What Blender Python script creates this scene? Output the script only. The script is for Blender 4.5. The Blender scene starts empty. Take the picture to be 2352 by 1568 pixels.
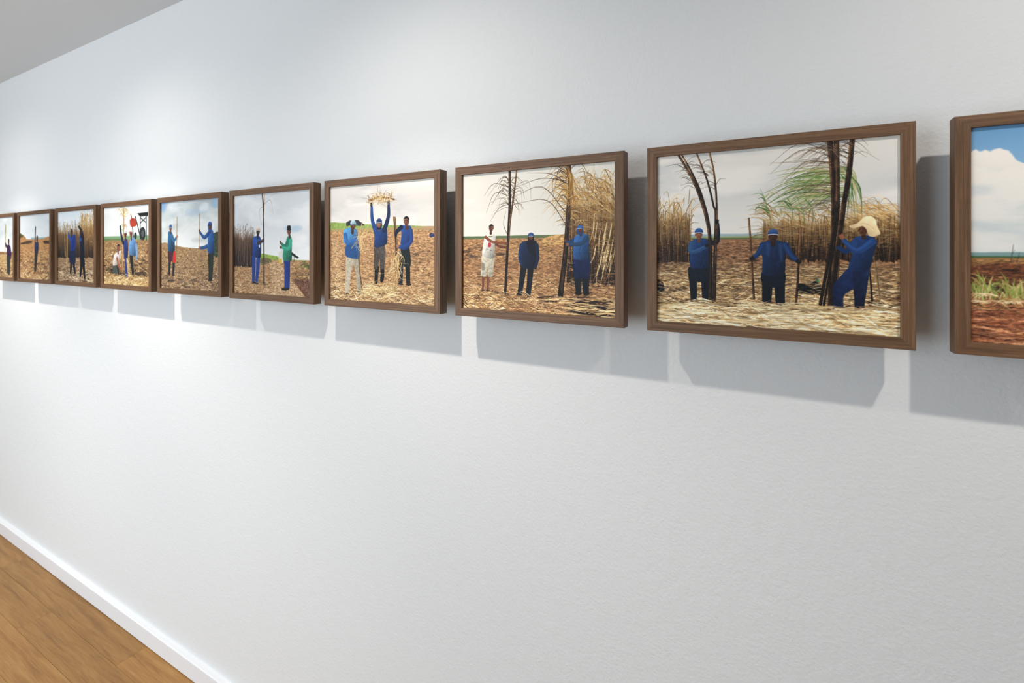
import bpy, bmesh, math, random
import numpy as np
from mathutils import Vector, Matrix

scene = bpy.context.scene
COL = scene.collection

# ------------------------------------------------------------------ camera
CAM_H = 1.657                      # eye height above the floor
WALL_D = 1.0791                    # eye to wall
cam_data = bpy.data.cameras.new('camera')
cam_data.sensor_width = 36.0
cam_data.lens = 17.331
cam_data.shift_y = -0.08748
cam_data.clip_start = 0.02
cam_data.dof.use_dof = True
cam_data.dof.focus_distance = 1.12
cam_data.dof.aperture_fstop = 4.5
camera = bpy.data.objects.new('camera', cam_data)
camera.location = (0.0, -WALL_D, CAM_H)
camera.rotation_euler = (math.radians(90), 0, 0.5097)
COL.objects.link(camera)
scene.camera = camera

# room extents: long wall at y = 0; an added opening in the opposite wall shapes the daylight fill
X0, X1, YB, ZC = -9.0, 1.6, -3.6, 2.6626
OPEN_A, OPEN_B = -4.5, -1.2

# ------------------------------------------------------------------ world and exposure
world = bpy.data.worlds.new('room_daylight')
scene.world = world
world.use_nodes = True
bg = world.node_tree.nodes['Background']
bg.inputs['Color'].default_value = (0.785, 0.905, 1.0, 1)
bg.inputs['Strength'].default_value = 4.05
vs = scene.view_settings
vs.view_transform = 'Standard'
vs.look = 'None'
vs.exposure = 0.0
vs.gamma = 1.0
vs.use_curve_mapping = False
scene.cycles.max_bounces = 6
scene.cycles.glossy_bounces = 2

pd = bpy.data.lights.new('opening_portal', 'AREA')          # sampling portal for the daylight, adds no light
pd.shape = 'RECTANGLE'; pd.size = OPEN_B - OPEN_A; pd.size_y = ZC
pd.cycles.is_portal = True
po = bpy.data.objects.new('opening_portal', pd)
po.location = ((OPEN_A + OPEN_B) / 2, YB - 0.06, ZC / 2)
po.rotation_euler = (math.radians(90), 0, 0)
COL.objects.link(po)

# ------------------------------------------------------------------ ceiling track spots (above the frame)
# each fixture: position along the wall, wide spill power, hot beam power
SPOTS = [(0.55, 15.5, 18.0), (-0.855, 12.5, 31.0), (-2.30, 9.5, 45.0), (-3.76, 6.5, 53.0), (-5.22, 7.0, 31.0)]
for sx, p_spill, p_beam in SPOTS:
    for nm, power, aim_z, size in (('track_spot_spill', p_spill, 1.0, 140), ('track_spot_beam', p_beam, 0.1, 86)):
        ld = bpy.data.lights.new(nm, 'SPOT')
        ld.energy = power
        ld.color = (1.0, 0.945, 0.86)
        ld.shadow_soft_size = 0.02
        ld.spot_size = math.radians(size)
        ld.spot_blend = 1.0
        lo = bpy.data.objects.new(nm, ld)
        lo.location = (sx, -0.69, 2.435)
        aim = Vector((sx, 0.0, aim_z)) - lo.location
        lo.rotation_euler = aim.to_track_quat('-Z', 'Y').to_euler()
        COL.objects.link(lo)

# ------------------------------------------------------------------ helpers
def srgb(h):
    if isinstance(h, str):
        h = h.lstrip('#')
        c = [int(h[i:i + 2], 16) / 255 for i in (0, 2, 4)]
    else:
        c = h
    return [x / 12.92 if x <= 0.04045 else ((x + 0.055) / 1.055) ** 2.4 for x in c]

def rgba(h):
    return (*srgb(h), 1.0)

def new_mat(name, rough=0.6, spec=0.3):
    m = bpy.data.materials.new(name)
    m.use_nodes = True
    nt = m.node_tree
    b = nt.nodes['Principled BSDF']
    b.inputs['Roughness'].default_value = rough
    b.inputs['Specular IOR Level'].default_value = spec
    return m, nt, b

def node(nt, kind, **kw):
    n = nt.nodes.new(kind)
    for k, v in kw.items():
        if k in n.inputs:
            n.inputs[k].default_value = v
        else:
            setattr(n, k, v)
    return n

def mesh_obj(name, verts, faces, mat, parent=None, loc=(0, 0, 0), smooth=False):
    me = bpy.data.meshes.new(name)
    me.from_pydata([tuple(v) for v in verts], [], faces)
    bm = bmesh.new(); bm.from_mesh(me)
    bmesh.ops.recalc_face_normals(bm, faces=bm.faces)
    bm.to_mesh(me); bm.free()
    if smooth:
        for p in me.polygons:
            p.use_smooth = True
    me.materials.append(mat)
    o = bpy.data.objects.new(name, me)
    COL.objects.link(o)
    o.location = loc
    if parent:
        o.parent = parent
    return o

def box_vf(x0, x1, y0, y1, z0, z1):
    v = [(x, y, z) for x in (x0, x1) for y in (y0, y1) for z in (z0, z1)]
    f = [(0, 1, 3, 2), (4, 6, 7, 5), (0, 4, 5, 1), (2, 3, 7, 6), (0, 2, 6, 4), (1, 5, 7, 3)]
    return v, f

def tag(o, label, cat, group=None, kind=None):
    o['label'] = label
    o['category'] = cat
    if group:
        o['group'] = group
    if kind:
        o['kind'] = kind
    return o

# ------------------------------------------------------------------ surface materials
def wall_material():
    m, nt, b = new_mat('painted_plaster', 0.75, 0.2)
    b.inputs['Base Color'].default_value = rgba('#eaeaea')
    tc = node(nt, 'ShaderNodeTexCoord')
    n1 = node(nt, 'ShaderNodeTexNoise', Scale=150.0, Detail=5.0, Roughness=0.55)
    n2 = node(nt, 'ShaderNodeTexNoise', Scale=38.0, Detail=3.0, Roughness=0.5)
    nt.links.new(tc.outputs['Object'], n1.inputs['Vector'])
    nt.links.new(tc.outputs['Object'], n2.inputs['Vector'])
    mx = node(nt, 'ShaderNodeMix', data_type='FLOAT')
    mx.inputs[0].default_value = 0.45
    nt.links.new(n1.outputs['Fac'], mx.inputs[2])
    nt.links.new(n2.outputs['Fac'], mx.inputs[3])
    bp = node(nt, 'ShaderNodeBump', Strength=0.42, Distance=0.0048)
    nt.links.new(mx.outputs[0], bp.inputs['Height'])
    nt.links.new(bp.outputs['Normal'], b.inputs['Normal'])
    return m

def ceiling_material():
    m, nt, b = new_mat('ceiling_paint', 0.8, 0.15)
    b.inputs['Base Color'].default_value = rgba('#e0e2e4')
    return m

def gloss_white():
    m, nt, b = new_mat('white_lacquer', 0.4, 0.4)
    b.inputs['Base Color'].default_value = rgba('#f2f2f4')
    return m

def wood_material(name, c_dark, c_mid, c_light, stretch, scale, rough, vary, grain_bump):
    m, nt, b = new_mat(name, rough, 0.35)
    tc = node(nt, 'ShaderNodeTexCoord')
    oi = node(nt, 'ShaderNodeObjectInfo')
    off = node(nt, 'ShaderNodeVectorMath', operation='SCALE')
    comb = node(nt, 'ShaderNodeCombineXYZ')
    mul = node(nt, 'ShaderNodeMath', operation='MULTIPLY'); mul.inputs[1].default_value = 37.0
    nt.links.new(oi.outputs['Random'], mul.inputs[0])
    for i in range(3):
        nt.links.new(mul.outputs[0], comb.inputs[i])
    add = node(nt, 'ShaderNodeVectorMath', operation='ADD')
    nt.links.new(tc.outputs['Object'], add.inputs[0])
    nt.links.new(comb.outputs[0], add.inputs[1])
    mp = node(nt, 'ShaderNodeMapping'); mp.inputs['Scale'].default_value = stretch
    nt.links.new(add.outputs[0], mp.inputs['Vector'])
    n1 = node(nt, 'ShaderNodeTexNoise', Scale=scale, Detail=6.0, Roughness=0.62, Distortion=0.6)
    n2 = node(nt, 'ShaderNodeTexNoise', Scale=scale * 5.5, Detail=4.0, Roughness=0.7)
    nt.links.new(mp.outputs[0], n1.inputs['Vector'])
    nt.links.new(mp.outputs[0], n2.inputs['Vector'])
    mx = node(nt, 'ShaderNodeMix', data_type='FLOAT'); mx.inputs[0].default_value = 0.35
    nt.links.new(n1.outputs['Fac'], mx.inputs[2]); nt.links.new(n2.outputs['Fac'], mx.inputs[3])
    cr = node(nt, 'ShaderNodeValToRGB')
    cr.color_ramp.elements[0].position = 0.33; cr.color_ramp.elements[0].color = rgba(c_dark)
    cr.color_ramp.elements[1].position = 0.68; cr.color_ramp.elements[1].color = rgba(c_light)
    e = cr.color_ramp.elements.new(0.5); e.color = rgba(c_mid)
    nt.links.new(mx.outputs[0], cr.inputs['Fac'])
    hs = node(nt, 'ShaderNodeHueSaturation')
    mr = node(nt, 'ShaderNodeMapRange')
    mr.inputs['To Min'].default_value = 1 - vary; mr.inputs['To Max'].default_value = 1 + vary
    nt.links.new(oi.outputs['Random'], mr.inputs['Value'])
    nt.links.new(mr.outputs[0], hs.inputs['Value'])
    nt.links.new(cr.outputs['Color'], hs.inputs['Color'])
    nt.links.new(hs.outputs['Color'], b.inputs['Base Color'])
    bp = node(nt, 'ShaderNodeBump', Strength=grain_bump, Distance=0.0006)
    nt.links.new(mx.outputs[0], bp.inputs['Height'])
    nt.links.new(bp.outputs['Normal'], b.inputs['Normal'])
    return m

MAT_WALL = wall_material()
MAT_CEIL = ceiling_material()
MAT_SIDE, _nt, _b = new_mat('bounce_cutting_grey', 0.8, 0.15); _b.inputs['Base Color'].default_value = rgba('#a2a4a6')  # grey of the added right wall, picked to cut its bounce light
MAT_BASE = gloss_white()
MAT_WALNUT = wood_material('walnut', '#4a3525', '#6d5039', '#8a6b50', (1.6, 75, 75), 3.4, 0.5, 0.07, 0.25)
MAT_OAK = wood_material('oak_plank', '#83592f', '#a3763f', '#b58a52', (1.3, 20, 20), 1.7, 0.4, 0.12, 0.15)
MAT_SUB, _nt, _b = new_mat('subfloor', 0.9, 0.1); _b.inputs['Base Color'].default_value = rgba('#3a291c')
MAT_BOARD, _nt, _b = new_mat('backing_board', 0.9, 0.1); _b.inputs['Base Color'].default_value = rgba('#241d18')

# ------------------------------------------------------------------ room shell

v, f = box_vf(X0, X1, 0.0, 0.12, -0.05, ZC + 0.1)
tag(mesh_obj('wall_back', v, f, MAT_WALL), 'white rough plastered gallery wall behind the row of frames', 'wall', kind='structure')
v, f = box_vf(X0, X1, YB, 0.0, ZC, ZC + 0.1)
tag(mesh_obj('ceiling', v, f, MAT_CEIL), 'plain grey white ceiling in the upper left corner', 'ceiling', kind='structure')
v, f = box_vf(X1, X1 + 0.12, YB, 0.12, -0.05, ZC + 0.1)  # added unseen wall, dims the ambient light at the right end
tag(mesh_obj('added_wall_right', v, f, MAT_SIDE), 'added unseen grey side wall that dims the right end of the room', 'wall', kind='structure')
for a, b, lb in ((OPEN_B, X1, 'added unseen white wall opposite the pictures, right of the daylight opening'), (X0, OPEN_A, 'added unseen white wall opposite the pictures, left of the daylight opening')):
    v, f = box_vf(a, b, YB - 0.12, YB, -0.05, ZC + 0.1)  # added unseen walls, mask the daylight facing the pictures
    tag(mesh_obj('added_wall_front', v, f, MAT_WALL), lb, 'wall', kind='structure')
v, f = box_vf(X0 - 0.12, X0, YB, 0.12, -0.05, ZC + 0.1)  # added unseen end wall, keeps ambient light down at far left
tag(mesh_obj('added_wall_left', v, f, MAT_WALL), 'added unseen white wall closing the far left end of the room', 'wall', kind='structure')
v, f = box_vf(X0, X1, YB, 0.0, -0.05, -0.013)
floor = tag(mesh_obj('floor', v, f, MAT_SUB), 'brown oak plank floor along the wall', 'floor', kind='structure')

# baseboard: rounded front edge, small shadow joint above the floor
BT, BH = 0.0212, 0.0715
prof = [(0.0, 0.003), (-BT, 0.003), (-BT, BH - 0.004)]
for i in range(1, 6):
    a = math.pi / 2 * i / 5
    prof.append((-BT + 0.004 * (1 - math.cos(a)), BH - 0.004 + 0.004 * math.sin(a)))
prof.append((0.0, BH))
n = len(prof)
v = [(x, y, z) for x in (X0, X1) for (y, z) in prof]
f = [(i, (i + 1) % n, n + (i + 1) % n, n + i) for i in range(n)] + [tuple(range(n)), tuple(range(2 * n - 1, n - 1, -1))]
tag(mesh_obj('baseboard_back', v, f, MAT_BASE), 'low white baseboard with bright top edge along the floor', 'baseboard', kind='structure')

# floor planks, parallel to the wall, each its own piece
def plank_mesh(length, width):
    g, t, c = 0.00025, 0.013, 0.0005
    l, w = length - g, width - g
    v = [(g, g, -t), (l, g, -t), (l, w, -t), (g, w, -t),
         (g, g, -c), (l, g, -c), (l, w, -c), (g, w, -c),
         (g + c, g + c, 0), (l - c, g + c, 0), (l - c, w - c, 0), (g + c, w - c, 0)]
    f = [(0, 3, 2, 1), (8, 9, 10, 11)]
    for i in range(4):
        j = (i + 1) % 4
        f += [(i, j, 4 + j, 4 + i), (4 + i, 4 + j, 8 + j, 8 + i)]
    me = bpy.data.meshes.new('plank')
    me.from_pydata(v, [], f)
    me.materials.append(MAT_OAK)
    return me

PW = 0.1203
rng = random.Random(11)
LENS = [1.25, 1.05, 0.85]
PLM = {L: plank_mesh(L, PW) for L in LENS}
FIRST = {0: -2.35, 1: -2.957, 2: -2.2}
row = 0
y = -0.010
while y - PW > YB:
    x = FIRST.get(row, rng.uniform(-3, -2))
    spans = []
    xx = x
    while xx < X1:
        L = rng.choice(LENS); spans.append((xx, L)); xx += L
    xx = x
    while xx > X0:
        L = rng.choice(LENS); xx -= L; spans.append((xx, L))
    for (xs, L) in spans:
        if xs + L > X1 or xs < X0:
            continue
        o = bpy.data.objects.new('plank', PLM[L])
        o.location = (xs, y - PW, 0)
        COL.objects.link(o)
        o.parent = floor
    row += 1
    y -= PW

# ------------------------------------------------------------------ printed pictures
# The prints are painted here, stroke by stroke, into generated pixel buffers.
# Canvas units: x 0..1000 across the sheet, y 0..846 down.
CH = 845.8

def rgb(h):
    if isinstance(h, str):
        h = h.lstrip('#')
        return np.array([int(h[i:i + 2], 16) / 255 for i in (0, 2, 4)], np.float32)
    return np.array(h, np.float32)

def spline(pts, n=4):
    p = np.array(pts, float)
    if len(p) < 3:
        return p
    q = np.vstack([2 * p[0] - p[1], p, 2 * p[-1] - p[-2]])
    out = []
    t = np.linspace(0, 1, n, endpoint=False)[:, None]
    for i in range(1, len(q) - 2):
        a, b, c, d = q[i - 1], q[i], q[i + 1], q[i + 2]
        out.append(0.5 * ((2 * b) + (c - a) * t + (2 * a - 5 * b + 4 * c - d) * t ** 2 + (3 * b - a - 3 * c + d) * t ** 3))
    out.append(p[-1:])
    return np.vstack(out)

class Canvas:
    def __init__(self, width, seed):
        self.W = width
        self.k = width / 1000.0
        self.H = int(round(CH * self.k))
        self.a = np.zeros((self.H, self.W, 3), np.float32)
        self.r = np.random.default_rng(seed)
        yy, xx = np.mgrid[0:self.H, 0:self.W]
        self.xx = (xx + 0.5) / self.k
        self.yy = (yy + 0.5) / self.k

    def noise(self, sx, sy, octaves=4, rough=0.5):
        out = np.zeros((self.H, self.W), np.float32); amp = 1.0; tot = 0
        for o in range(octaves):
            nx, ny = max(2, int(1000 / sx * 2 ** o) + 2), max(2, int(CH / sy * 2 ** o) + 2)
            g = self.r.random((ny, nx)).astype(np.float32)
            u = np.linspace(0, nx - 1.001, self.W); v = np.linspace(0, ny - 1.001, self.H)
            iu, iv = u.astype(int), v.astype(int)
            fu, fv = u - iu, v - iv
            fu = fu * fu * (3 - 2 * fu); fv = fv * fv * (3 - 2 * fv)
            g0, g1 = g[iv], g[iv + 1]
            a = g0[:, iu] * (1 - fu) + g0[:, iu + 1] * fu
            b = g1[:, iu] * (1 - fu) + g1[:, iu + 1] * fu
            out += amp * (a * (1 - fv)[:, None] + b * fv[:, None]); tot += amp; amp *= rough
        return out / tot

    def mix(self, mask, col):
        m = np.clip(mask, 0, 1)[..., None]
        self.a[:] = self.a * (1 - m) + rgb(col) * m

    def band(self, y0, y1, col, soft=3, x0=-50, x1=1050, wob=0, a=1.0):
        yy = self.yy
        if wob:
            yy = yy + (self.noise(90, 900, 3) - 0.5) * 2 * wob
        m = np.clip((yy - y0) / soft + 0.5, 0, 1) * np.clip((y1 - yy) / soft + 0.5, 0, 1)
        m = m * np.clip((self.xx - x0) / max(soft, 2) + 0.5, 0, 1) * np.clip((x1 - self.xx) / max(soft, 2) + 0.5, 0, 1)
        self.mix(m * a, col)

    def sky(self, top, mid, low, dark, light, yh=420, cover=0.5, sx=420, sy=150, amt=0.75):
        t = np.clip(self.yy / yh, 0, 1)[..., None]
        base = np.where(t < 0.5, rgb(top) * (1 - 2 * t) + rgb(mid) * 2 * t, rgb(mid) * (2 - 2 * t) + rgb(low) * (2 * t - 1))
        self.a[:] = base
        n = self.noise(sx, sy, 5, 0.52)
        self.mix(np.clip((n - cover) * 4.0, 0, 1) * amt, light)
        n2 = self.noise(sx * 0.9, sy * 0.8, 5, 0.5)
        self.mix(np.clip((n2 - cover - 0.02) * 4.0, 0, 1) * amt * 0.8, dark)

    def _blend(self, x0, y0, alpha, col):
        h, w = alpha.shape
        v = self.a[y0:y0 + h, x0:x0 + w]
        v += alpha[..., None] * (col - v)

    def stroke(self, pts, w0, w1, col, a=1.0, smooth=True, wm=None, soft=0.6):
        p = (spline(pts) if smooth and len(pts) > 2 else np.array(pts, float)) * self.k
        n = len(p)
        if wm is None:
            ws = np.linspace(w0, w1, n)
        else:
            ws = np.interp(np.linspace(0, 1, n), [0, 0.4, 1], [w0, wm, w1])
        ws = np.maximum(ws * self.k * 0.5, 0.28)
        m = ws.max() + 1.5
        x0 = max(0, int(p[:, 0].min() - m)); x1 = min(self.W, int(p[:, 0].max() + m) + 1)
        y0 = max(0, int(p[:, 1].min() - m)); y1 = min(self.H, int(p[:, 1].max() + m) + 1)
        if x1 <= x0 or y1 <= y0:
            return
        X = np.arange(x0, x1)[None, :] + 0.5; Y = np.arange(y0, y1)[:, None] + 0.5
        best = None
        for i in range(n - 1):
            ax, ay = p[i]; dx, dy = p[i + 1] - p[i]
            l2 = dx * dx + dy * dy + 1e-9
            t = np.clip(((X - ax) * dx + (Y - ay) * dy) / l2, 0, 1)
            d = np.hypot(X - ax - t * dx, Y - ay - t * dy) - (ws[i] + (ws[i + 1] - ws[i]) * t)
            best = d if best is None else np.minimum(best, d)
        al = np.clip(0.5 - best / (2 * soft) , 0, 1) * a
        self._blend(x0, y0, al.astype(np.float32), rgb(col))

    def poly(self, pts, col, a=1.0, smooth=True, soft=0.7, shade=None, tex=0.0):
        p = np.array(pts, float)
        if smooth:
            q = np.vstack([p[-1:], p, p[:2]])
            out = []
            t = np.linspace(0, 1, 5, endpoint=False)[:, None]
            for i in range(1, len(q) - 2):
                A, B, C, D = q[i - 1], q[i], q[i + 1], q[i + 2]
                out.append(0.5 * (2 * B + (C - A) * 0.7 * t + (2 * A - 5 * B + 4 * C - D) * 0.7 * t ** 2 + (3 * B - A - 3 * C + D) * 0.7 * t ** 3 + 0.3 * 2 * (C - B) * t))
            p = np.vstack(out)
        p = p * self.k
        x0 = max(0, int(p[:, 0].min() - 2)); x1 = min(self.W, int(p[:, 0].max() + 3))
        y0 = max(0, int(p[:, 1].min() - 2)); y1 = min(self.H, int(p[:, 1].max() + 3))
        if x1 <= x0 or y1 <= y0:
            return
        X = np.arange(x0, x1)[None, :] + 0.5; Y = np.arange(y0, y1)[:, None] + 0.5
        ins = np.zeros((y1 - y0, x1 - x0), bool); best = np.full(ins.shape, 1e9)
        for i in range(len(p)):
            (ax, ay), (bx, by) = p[i], p[(i + 1) % len(p)]
            dx, dy = bx - ax, by - ay
            t = np.clip(((X - ax) * dx + (Y - ay) * dy) / (dx * dx + dy * dy + 1e-9), 0, 1)
            best = np.minimum(best, np.hypot(X - ax - t * dx, Y - ay - t * dy))
            if ay != by:
                ins ^= ((ay > Y) != (by > Y)) & (X < (bx - ax) * (Y - ay) / (by - ay) + ax)
        sd = np.where(ins, -best, best)
        al = np.clip(0.5 - sd / (2 * soft), 0, 1) * a
        c = np.broadcast_to(rgb(col), (y1 - y0, x1 - x0, 3)).copy()
        if shade:
            gx, gy, amt = shade                          # the sitter's own light in the printed photograph
            u = (X - x0) / max(1, x1 - x0) - 0.5; v = (Y - y0) / max(1, y1 - y0) - 0.5
            c *= (1 + amt * (gx * u + gy * v))[..., None]
        if tex:
            s = max(2, int(9 * self.k))
            g = self.r.random(((y1 - y0) // s + 3, (x1 - x0) // s + 3))
            iy = (np.arange(y1 - y0) / s); ix = (np.arange(x1 - x0) / s)
            a0, b0 = iy.astype(int), ix.astype(int); fy, fx = (iy - a0)[:, None], (ix - b0)[None, :]
            g2 = (g[a0][:, b0] * (1 - fx) + g[a0][:, b0 + 1] * fx) * (1 - fy) + (g[a0 + 1][:, b0] * (1 - fx) + g[a0 + 1][:, b0 + 1] * fx) * fy
            c *= (1 + tex * (g2 - 0.5) * 2)[..., None]
        v = self.a[y0:y1, x0:x1]
        v += al[..., None].astype(np.float32) * (c.astype(np.float32) - v)

    def ell(self, x, y, rx, ry, col, ang=0, a=1.0, shade=None, tex=0.0):
        t = np.linspace(0, 2 * np.pi, 16, endpoint=False)
        c, s = math.cos(ang), math.sin(ang)
        px, py = rx * np.cos(t), ry * np.sin(t)
        self.poly(np.stack([x + px * c - py * s, y + px * s + py * c], 1), col, a, False, shade=shade, tex=tex)

    def puff(self, x, y, rx, ry, col, a=0.7):
        d = ((self.xx - x) / rx) ** 2 + ((self.yy - y) / ry) ** 2
        n = self.noise(80, 50, 4, 0.55)
        self.mix(np.clip(1.25 - d + (n - 0.5) * 1.6, 0, 1) * a, col)

    def grit(self, y0, amt=0.3, sx=26, sy=5, y1=900):
        n = (self.noise(sx, sy, 4, 0.7) - 0.5) * 2
        m = np.clip((self.yy - y0) / 6, 0, 1) * np.clip((y1 - self.yy) / 6, 0, 1)
        self.a *= (1 + n * amt * 2.2 * m)[..., None]
        np.clip(self.a, 0, 1, out=self.a)

    # ---- vegetation
    def pick(self, cols):
        return rgb(cols[int(self.r.integers(len(cols)))])

    def straw(self, x0, x1, y0, y1, n, cols, l0=8, l1=70, w0=0.8, w1=5.0, ang=0.35, yref=None, curve=0.25, a=0.9):
        # broken stalks, growing larger towards the viewer
        r = self.r
        ys = np.sort(y0 + (y1 - y0) * r.random(n) ** 0.8)
        ya, yb = yref or (y0, y1)
        for y in ys:
            t = np.clip((y - ya) / max(1, yb - ya), 0, 1)
            L = (l0 + (l1 - l0) * t) * r.uniform(0.45, 1.4)
            w = (w0 + (w1 - w0) * t) * r.uniform(0.5, 1.3)
            th_ = r.normal(0, ang)
            x = r.uniform(x0 - 10, x1 + 10)
            dx, dy = math.cos(th_) * L / 2, math.sin(th_) * L / 2 * (0.4 + 0.6 * t)
            b = r.normal(0, curve) * L * 0.25
            c = self.pick(cols) * r.uniform(0.82, 1.12)
            if L * self.k < 26:
                self.stroke([(x - dx, y - dy), (x + dx, y + dy)], w, w * 0.6, c, a, False)
            else:
                self.stroke([(x - dx, y - dy), (x, y + b), (x + dx, y + dy)], w * 0.7, w * 0.4, c, a, True, wm=w)

    def clumps(self, x0, x1, y0, y1, n, cols, rx=(20, 60), ry=(3, 10), a=0.6):
        r = self.r
        for _ in range(n):
            y = r.uniform(y0, y1); t = (y - y0) / max(1, y1 - y0)
            s = 0.4 + 0.9 * t
            self.ell(r.uniform(x0, x1), y, r.uniform(*rx) * s, r.uniform(*ry) * s, self.pick(cols), r.normal(0, 0.08), a * r.uniform(0.4, 1))

    def stand(self, x0, x1, ytop, ybot, n, stalk, leaf, dark, wind=-0.3, lw=(1.5, 4), ll=(60, 160), topvar=40, nleaf=None, fill=True, fray=True):
        # a stand of uncut cane: dark feet, stalks, dry leaves thrown by the wind
        r = self.r
        h = ybot - ytop
        if fill:
            nz = self.noise(22, 160, 3)
            yt = ytop + h * 0.10 + (self.noise(30, 900, 2) - 0.5) * topvar * 2
            m = np.clip((self.yy - yt) / (h * 0.2), 0, 1) ** 1.3 * np.clip((ybot + (nz - 0.5) * 40 - self.yy) / 8, 0, 1)
            m = m * np.clip((self.xx - x0 + (nz - 0.5) * 26) / 8, 0, 1) * np.clip((x1 - self.xx + (nz - 0.5) * 26) / 8, 0, 1)
            t = np.clip((self.yy - ytop) / h, 0, 1)[..., None]
            t2 = np.clip(t * 1.15 - 0.1, 0, 1)
            c = rgb(leaf[0]) * 0.9 * (1 - t2) + rgb(dark[0]) * t2
            nf = self.noise(7, 26, 3, 0.7)
            c = c * (0.45 + 0.5 * nz + 0.6 * nf)[..., None]
            mm = (m * 0.92)[..., None]
            self.a[:] = self.a * (1 - mm) + c * mm
        for i in range(n):
            x = r.uniform(x0, x1); yb = ybot + r.normal(-6, 8)
            yt = ytop + h * r.uniform(0.12, 0.5)
            lean = r.normal(0, 10)
            p = [(x + lean, yt), (x + lean * 0.5, (yt + yb) / 2), (x, yb)]
            self.stroke(p, 1.6, 3.4, self.pick(stalk) * r.uniform(0.8, 1.15), 0.85)
            if r.random() < 0.75:
                self.stroke([(x + lean * 0.4, yb - h * r.uniform(0.18, 0.5)), (x, yb)], 2.5, 4.2, self.pick(dark), 0.9, False)
        for i in range(nleaf if nleaf is not None else n * 3):
            x = r.uniform(x0, x1); t = r.random() ** 1.4
            y = ytop + h * (0.12 + 0.62 * t) + r.normal(0, topvar * 0.35)
            L = r.uniform(*ll) * (0.55 + 0.45 * (1 - t))
            up = r.uniform(0.2, 1.0) * (1 - t) if fray else 0.2
            ex = x + wind * L * r.uniform(0.3, 1.6) + r.normal(0, L * 0.3)
            ey = y - L * up * 0.6 + L * (0.55 * t) * r.uniform(0, 1.2)
            mx_ = (x + ex) / 2 + r.normal(0, L * 0.08); my_ = min(y, ey) - L * r.uniform(0.02, 0.2) * (1 - t)
            c = self.pick(leaf) * r.uniform(0.72, 1.12) * (1 - 0.45 * t)
            w = r.uniform(*lw)
            self.stroke([(x, y), (mx_, my_), (ex, ey)], w * 0.7, 0.5, c, 0.88, True, wm=w)

    def cane(self, pts, w0, w1, dark='#1f1715', light='#9a7350', burn=0.6, nodes=None):
        # one cut stalk: scorched in irregular patches, ringed at the joints
        p = spline(pts, 10)
        L = np.hypot(*np.diff(p, axis=0).T).sum()
        m = max(6, int(L / 11))
        t = np.linspace(0, 1, m + 1)
        ti = np.linspace(0, 1, len(p))
        q = np.stack([np.interp(t, ti, p[:, 0]), np.interp(t, ti, p[:, 1])], 1)
        r = self.r
        base = np.clip(burn * (0.35 + 1.1 * t), 0, 1)
        walk = np.cumsum(r.normal(0, 0.16, m + 1)); walk = walk - np.linspace(0, walk[-1], m + 1)
        f = np.clip(base + walk * 0.8 + r.normal(0, 0.13, m + 1), 0.05, 0.97)
        d, l = rgb(dark), rgb(light)
        for i in range(m):
            w = w0 + (w1 - w0) * t[i]
            self.stroke(q[i:i + 2], w, w, l * (1 - f[i]) + d * f[i], 1, False)
        for i in range(0, m, max(2, int(26 / 11))):
            w = w0 + (w1 - w0) * t[i]
            self.stroke([(q[i][0] - w * .4, q[i][1]), (q[i][0] + w * .4, q[i][1])], 1.5, 1.5, d if f[i] < .6 else l * .75, 0.55, False)
        self.stroke(q[::3] + np.array([-w0 * 0.24, 0]), w0 * .2, w1 * .2, np.minimum(l * 1.25, 1), 0.28, False)
        self.stroke(q[::3] + np.array([w0 * 0.32, 0]), w0 * .24, w1 * .24, d, 0.45, False)

    def bundle(self, pts, n, spread, w, dark='#1f1715', light='#8a6546', burn=0.75, top=1.0):
        r = self.r
        for i in range(n):
            o = r.normal(0, spread); o2 = r.normal(0, spread)
            q = [(x + o * (top if j == 0 else 1) + (o2 if j == len(pts) - 1 else 0) * 0.6, y + r.normal(0, 4)) for j, (x, y) in enumerate(pts)]
            self.cane(q, w * r.uniform(0.6, 1.0), w * r.uniform(0.7, 1.1), dark, light, burn)

    def fronds(self, x, y, n, L, cols, wind=0.0, up=0.8, droop=0.5, w=(1, 3), spread=1.0):
        r = self.r
        for i in range(n):
            side = r.choice([-1, 1]) if abs(wind) < 0.05 else (np.sign(wind) if r.random() < 0.5 + abs(wind) / 2 else -np.sign(wind))
            l = L * r.uniform(0.5, 1.15)
            y0 = y + r.uniform(-0.15, 0.6) * L * 0.5
            mx_ = x + side * l * r.uniform(0.2, 0.55) * spread; my_ = y0 - l * up * r.uniform(0.2, 0.6)
            ex = x + side * l * r.uniform(0.5, 1.05) * spread; ey = my_ + l * droop * r.uniform(0.1, 1.0)
            ww = r.uniform(*w)
            self.stroke([(x + r.normal(0, 2), y0), (mx_, my_), (ex, ey)], ww, 0.5, self.pick(cols) * r.uniform(0.8, 1.15), 0.9, True, wm=ww)

    # ---- figures
    def head(self, x, y, h, skin, cap=None, visor=None, hood=None, hair=None, hat=None, look=0, moustache=False, dim=1.0):
        # x,y centre of the face, h = face height
        sk = rgb(skin)
        self.stroke([(x - look * h * .06, y + h * .3), (x - look * h * .1, y + h * .78)], h * .36, h * .42, sk * 0.72, 1, False)
        if hood is not None:
            self.poly([(x - h * .48, y - h * .55), (x, y - h * .8), (x + h * .48, y - h * .55), (x + h * .52, y + h * .2), (x + h * .34, y + h * .72), (x - h * .34, y + h * .72), (x - h * .52, y + h * .2)], hood, shade=(-0.3, -0.5, 0.5))
        self.ell(x - look * h * .03, y, h * .36, h * .52, sk, shade=(0.6 * (look or -1), -0.4, 0.55))
        if hood is None:
            self.ell(x - h * .36, y + h * .03, h * .06, h * .13, sk * 0.75)
            self.ell(x + h * .36, y + h * .03, h * .06, h * .13, sk * 0.8)
        lx = x + look * h * .09
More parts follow.
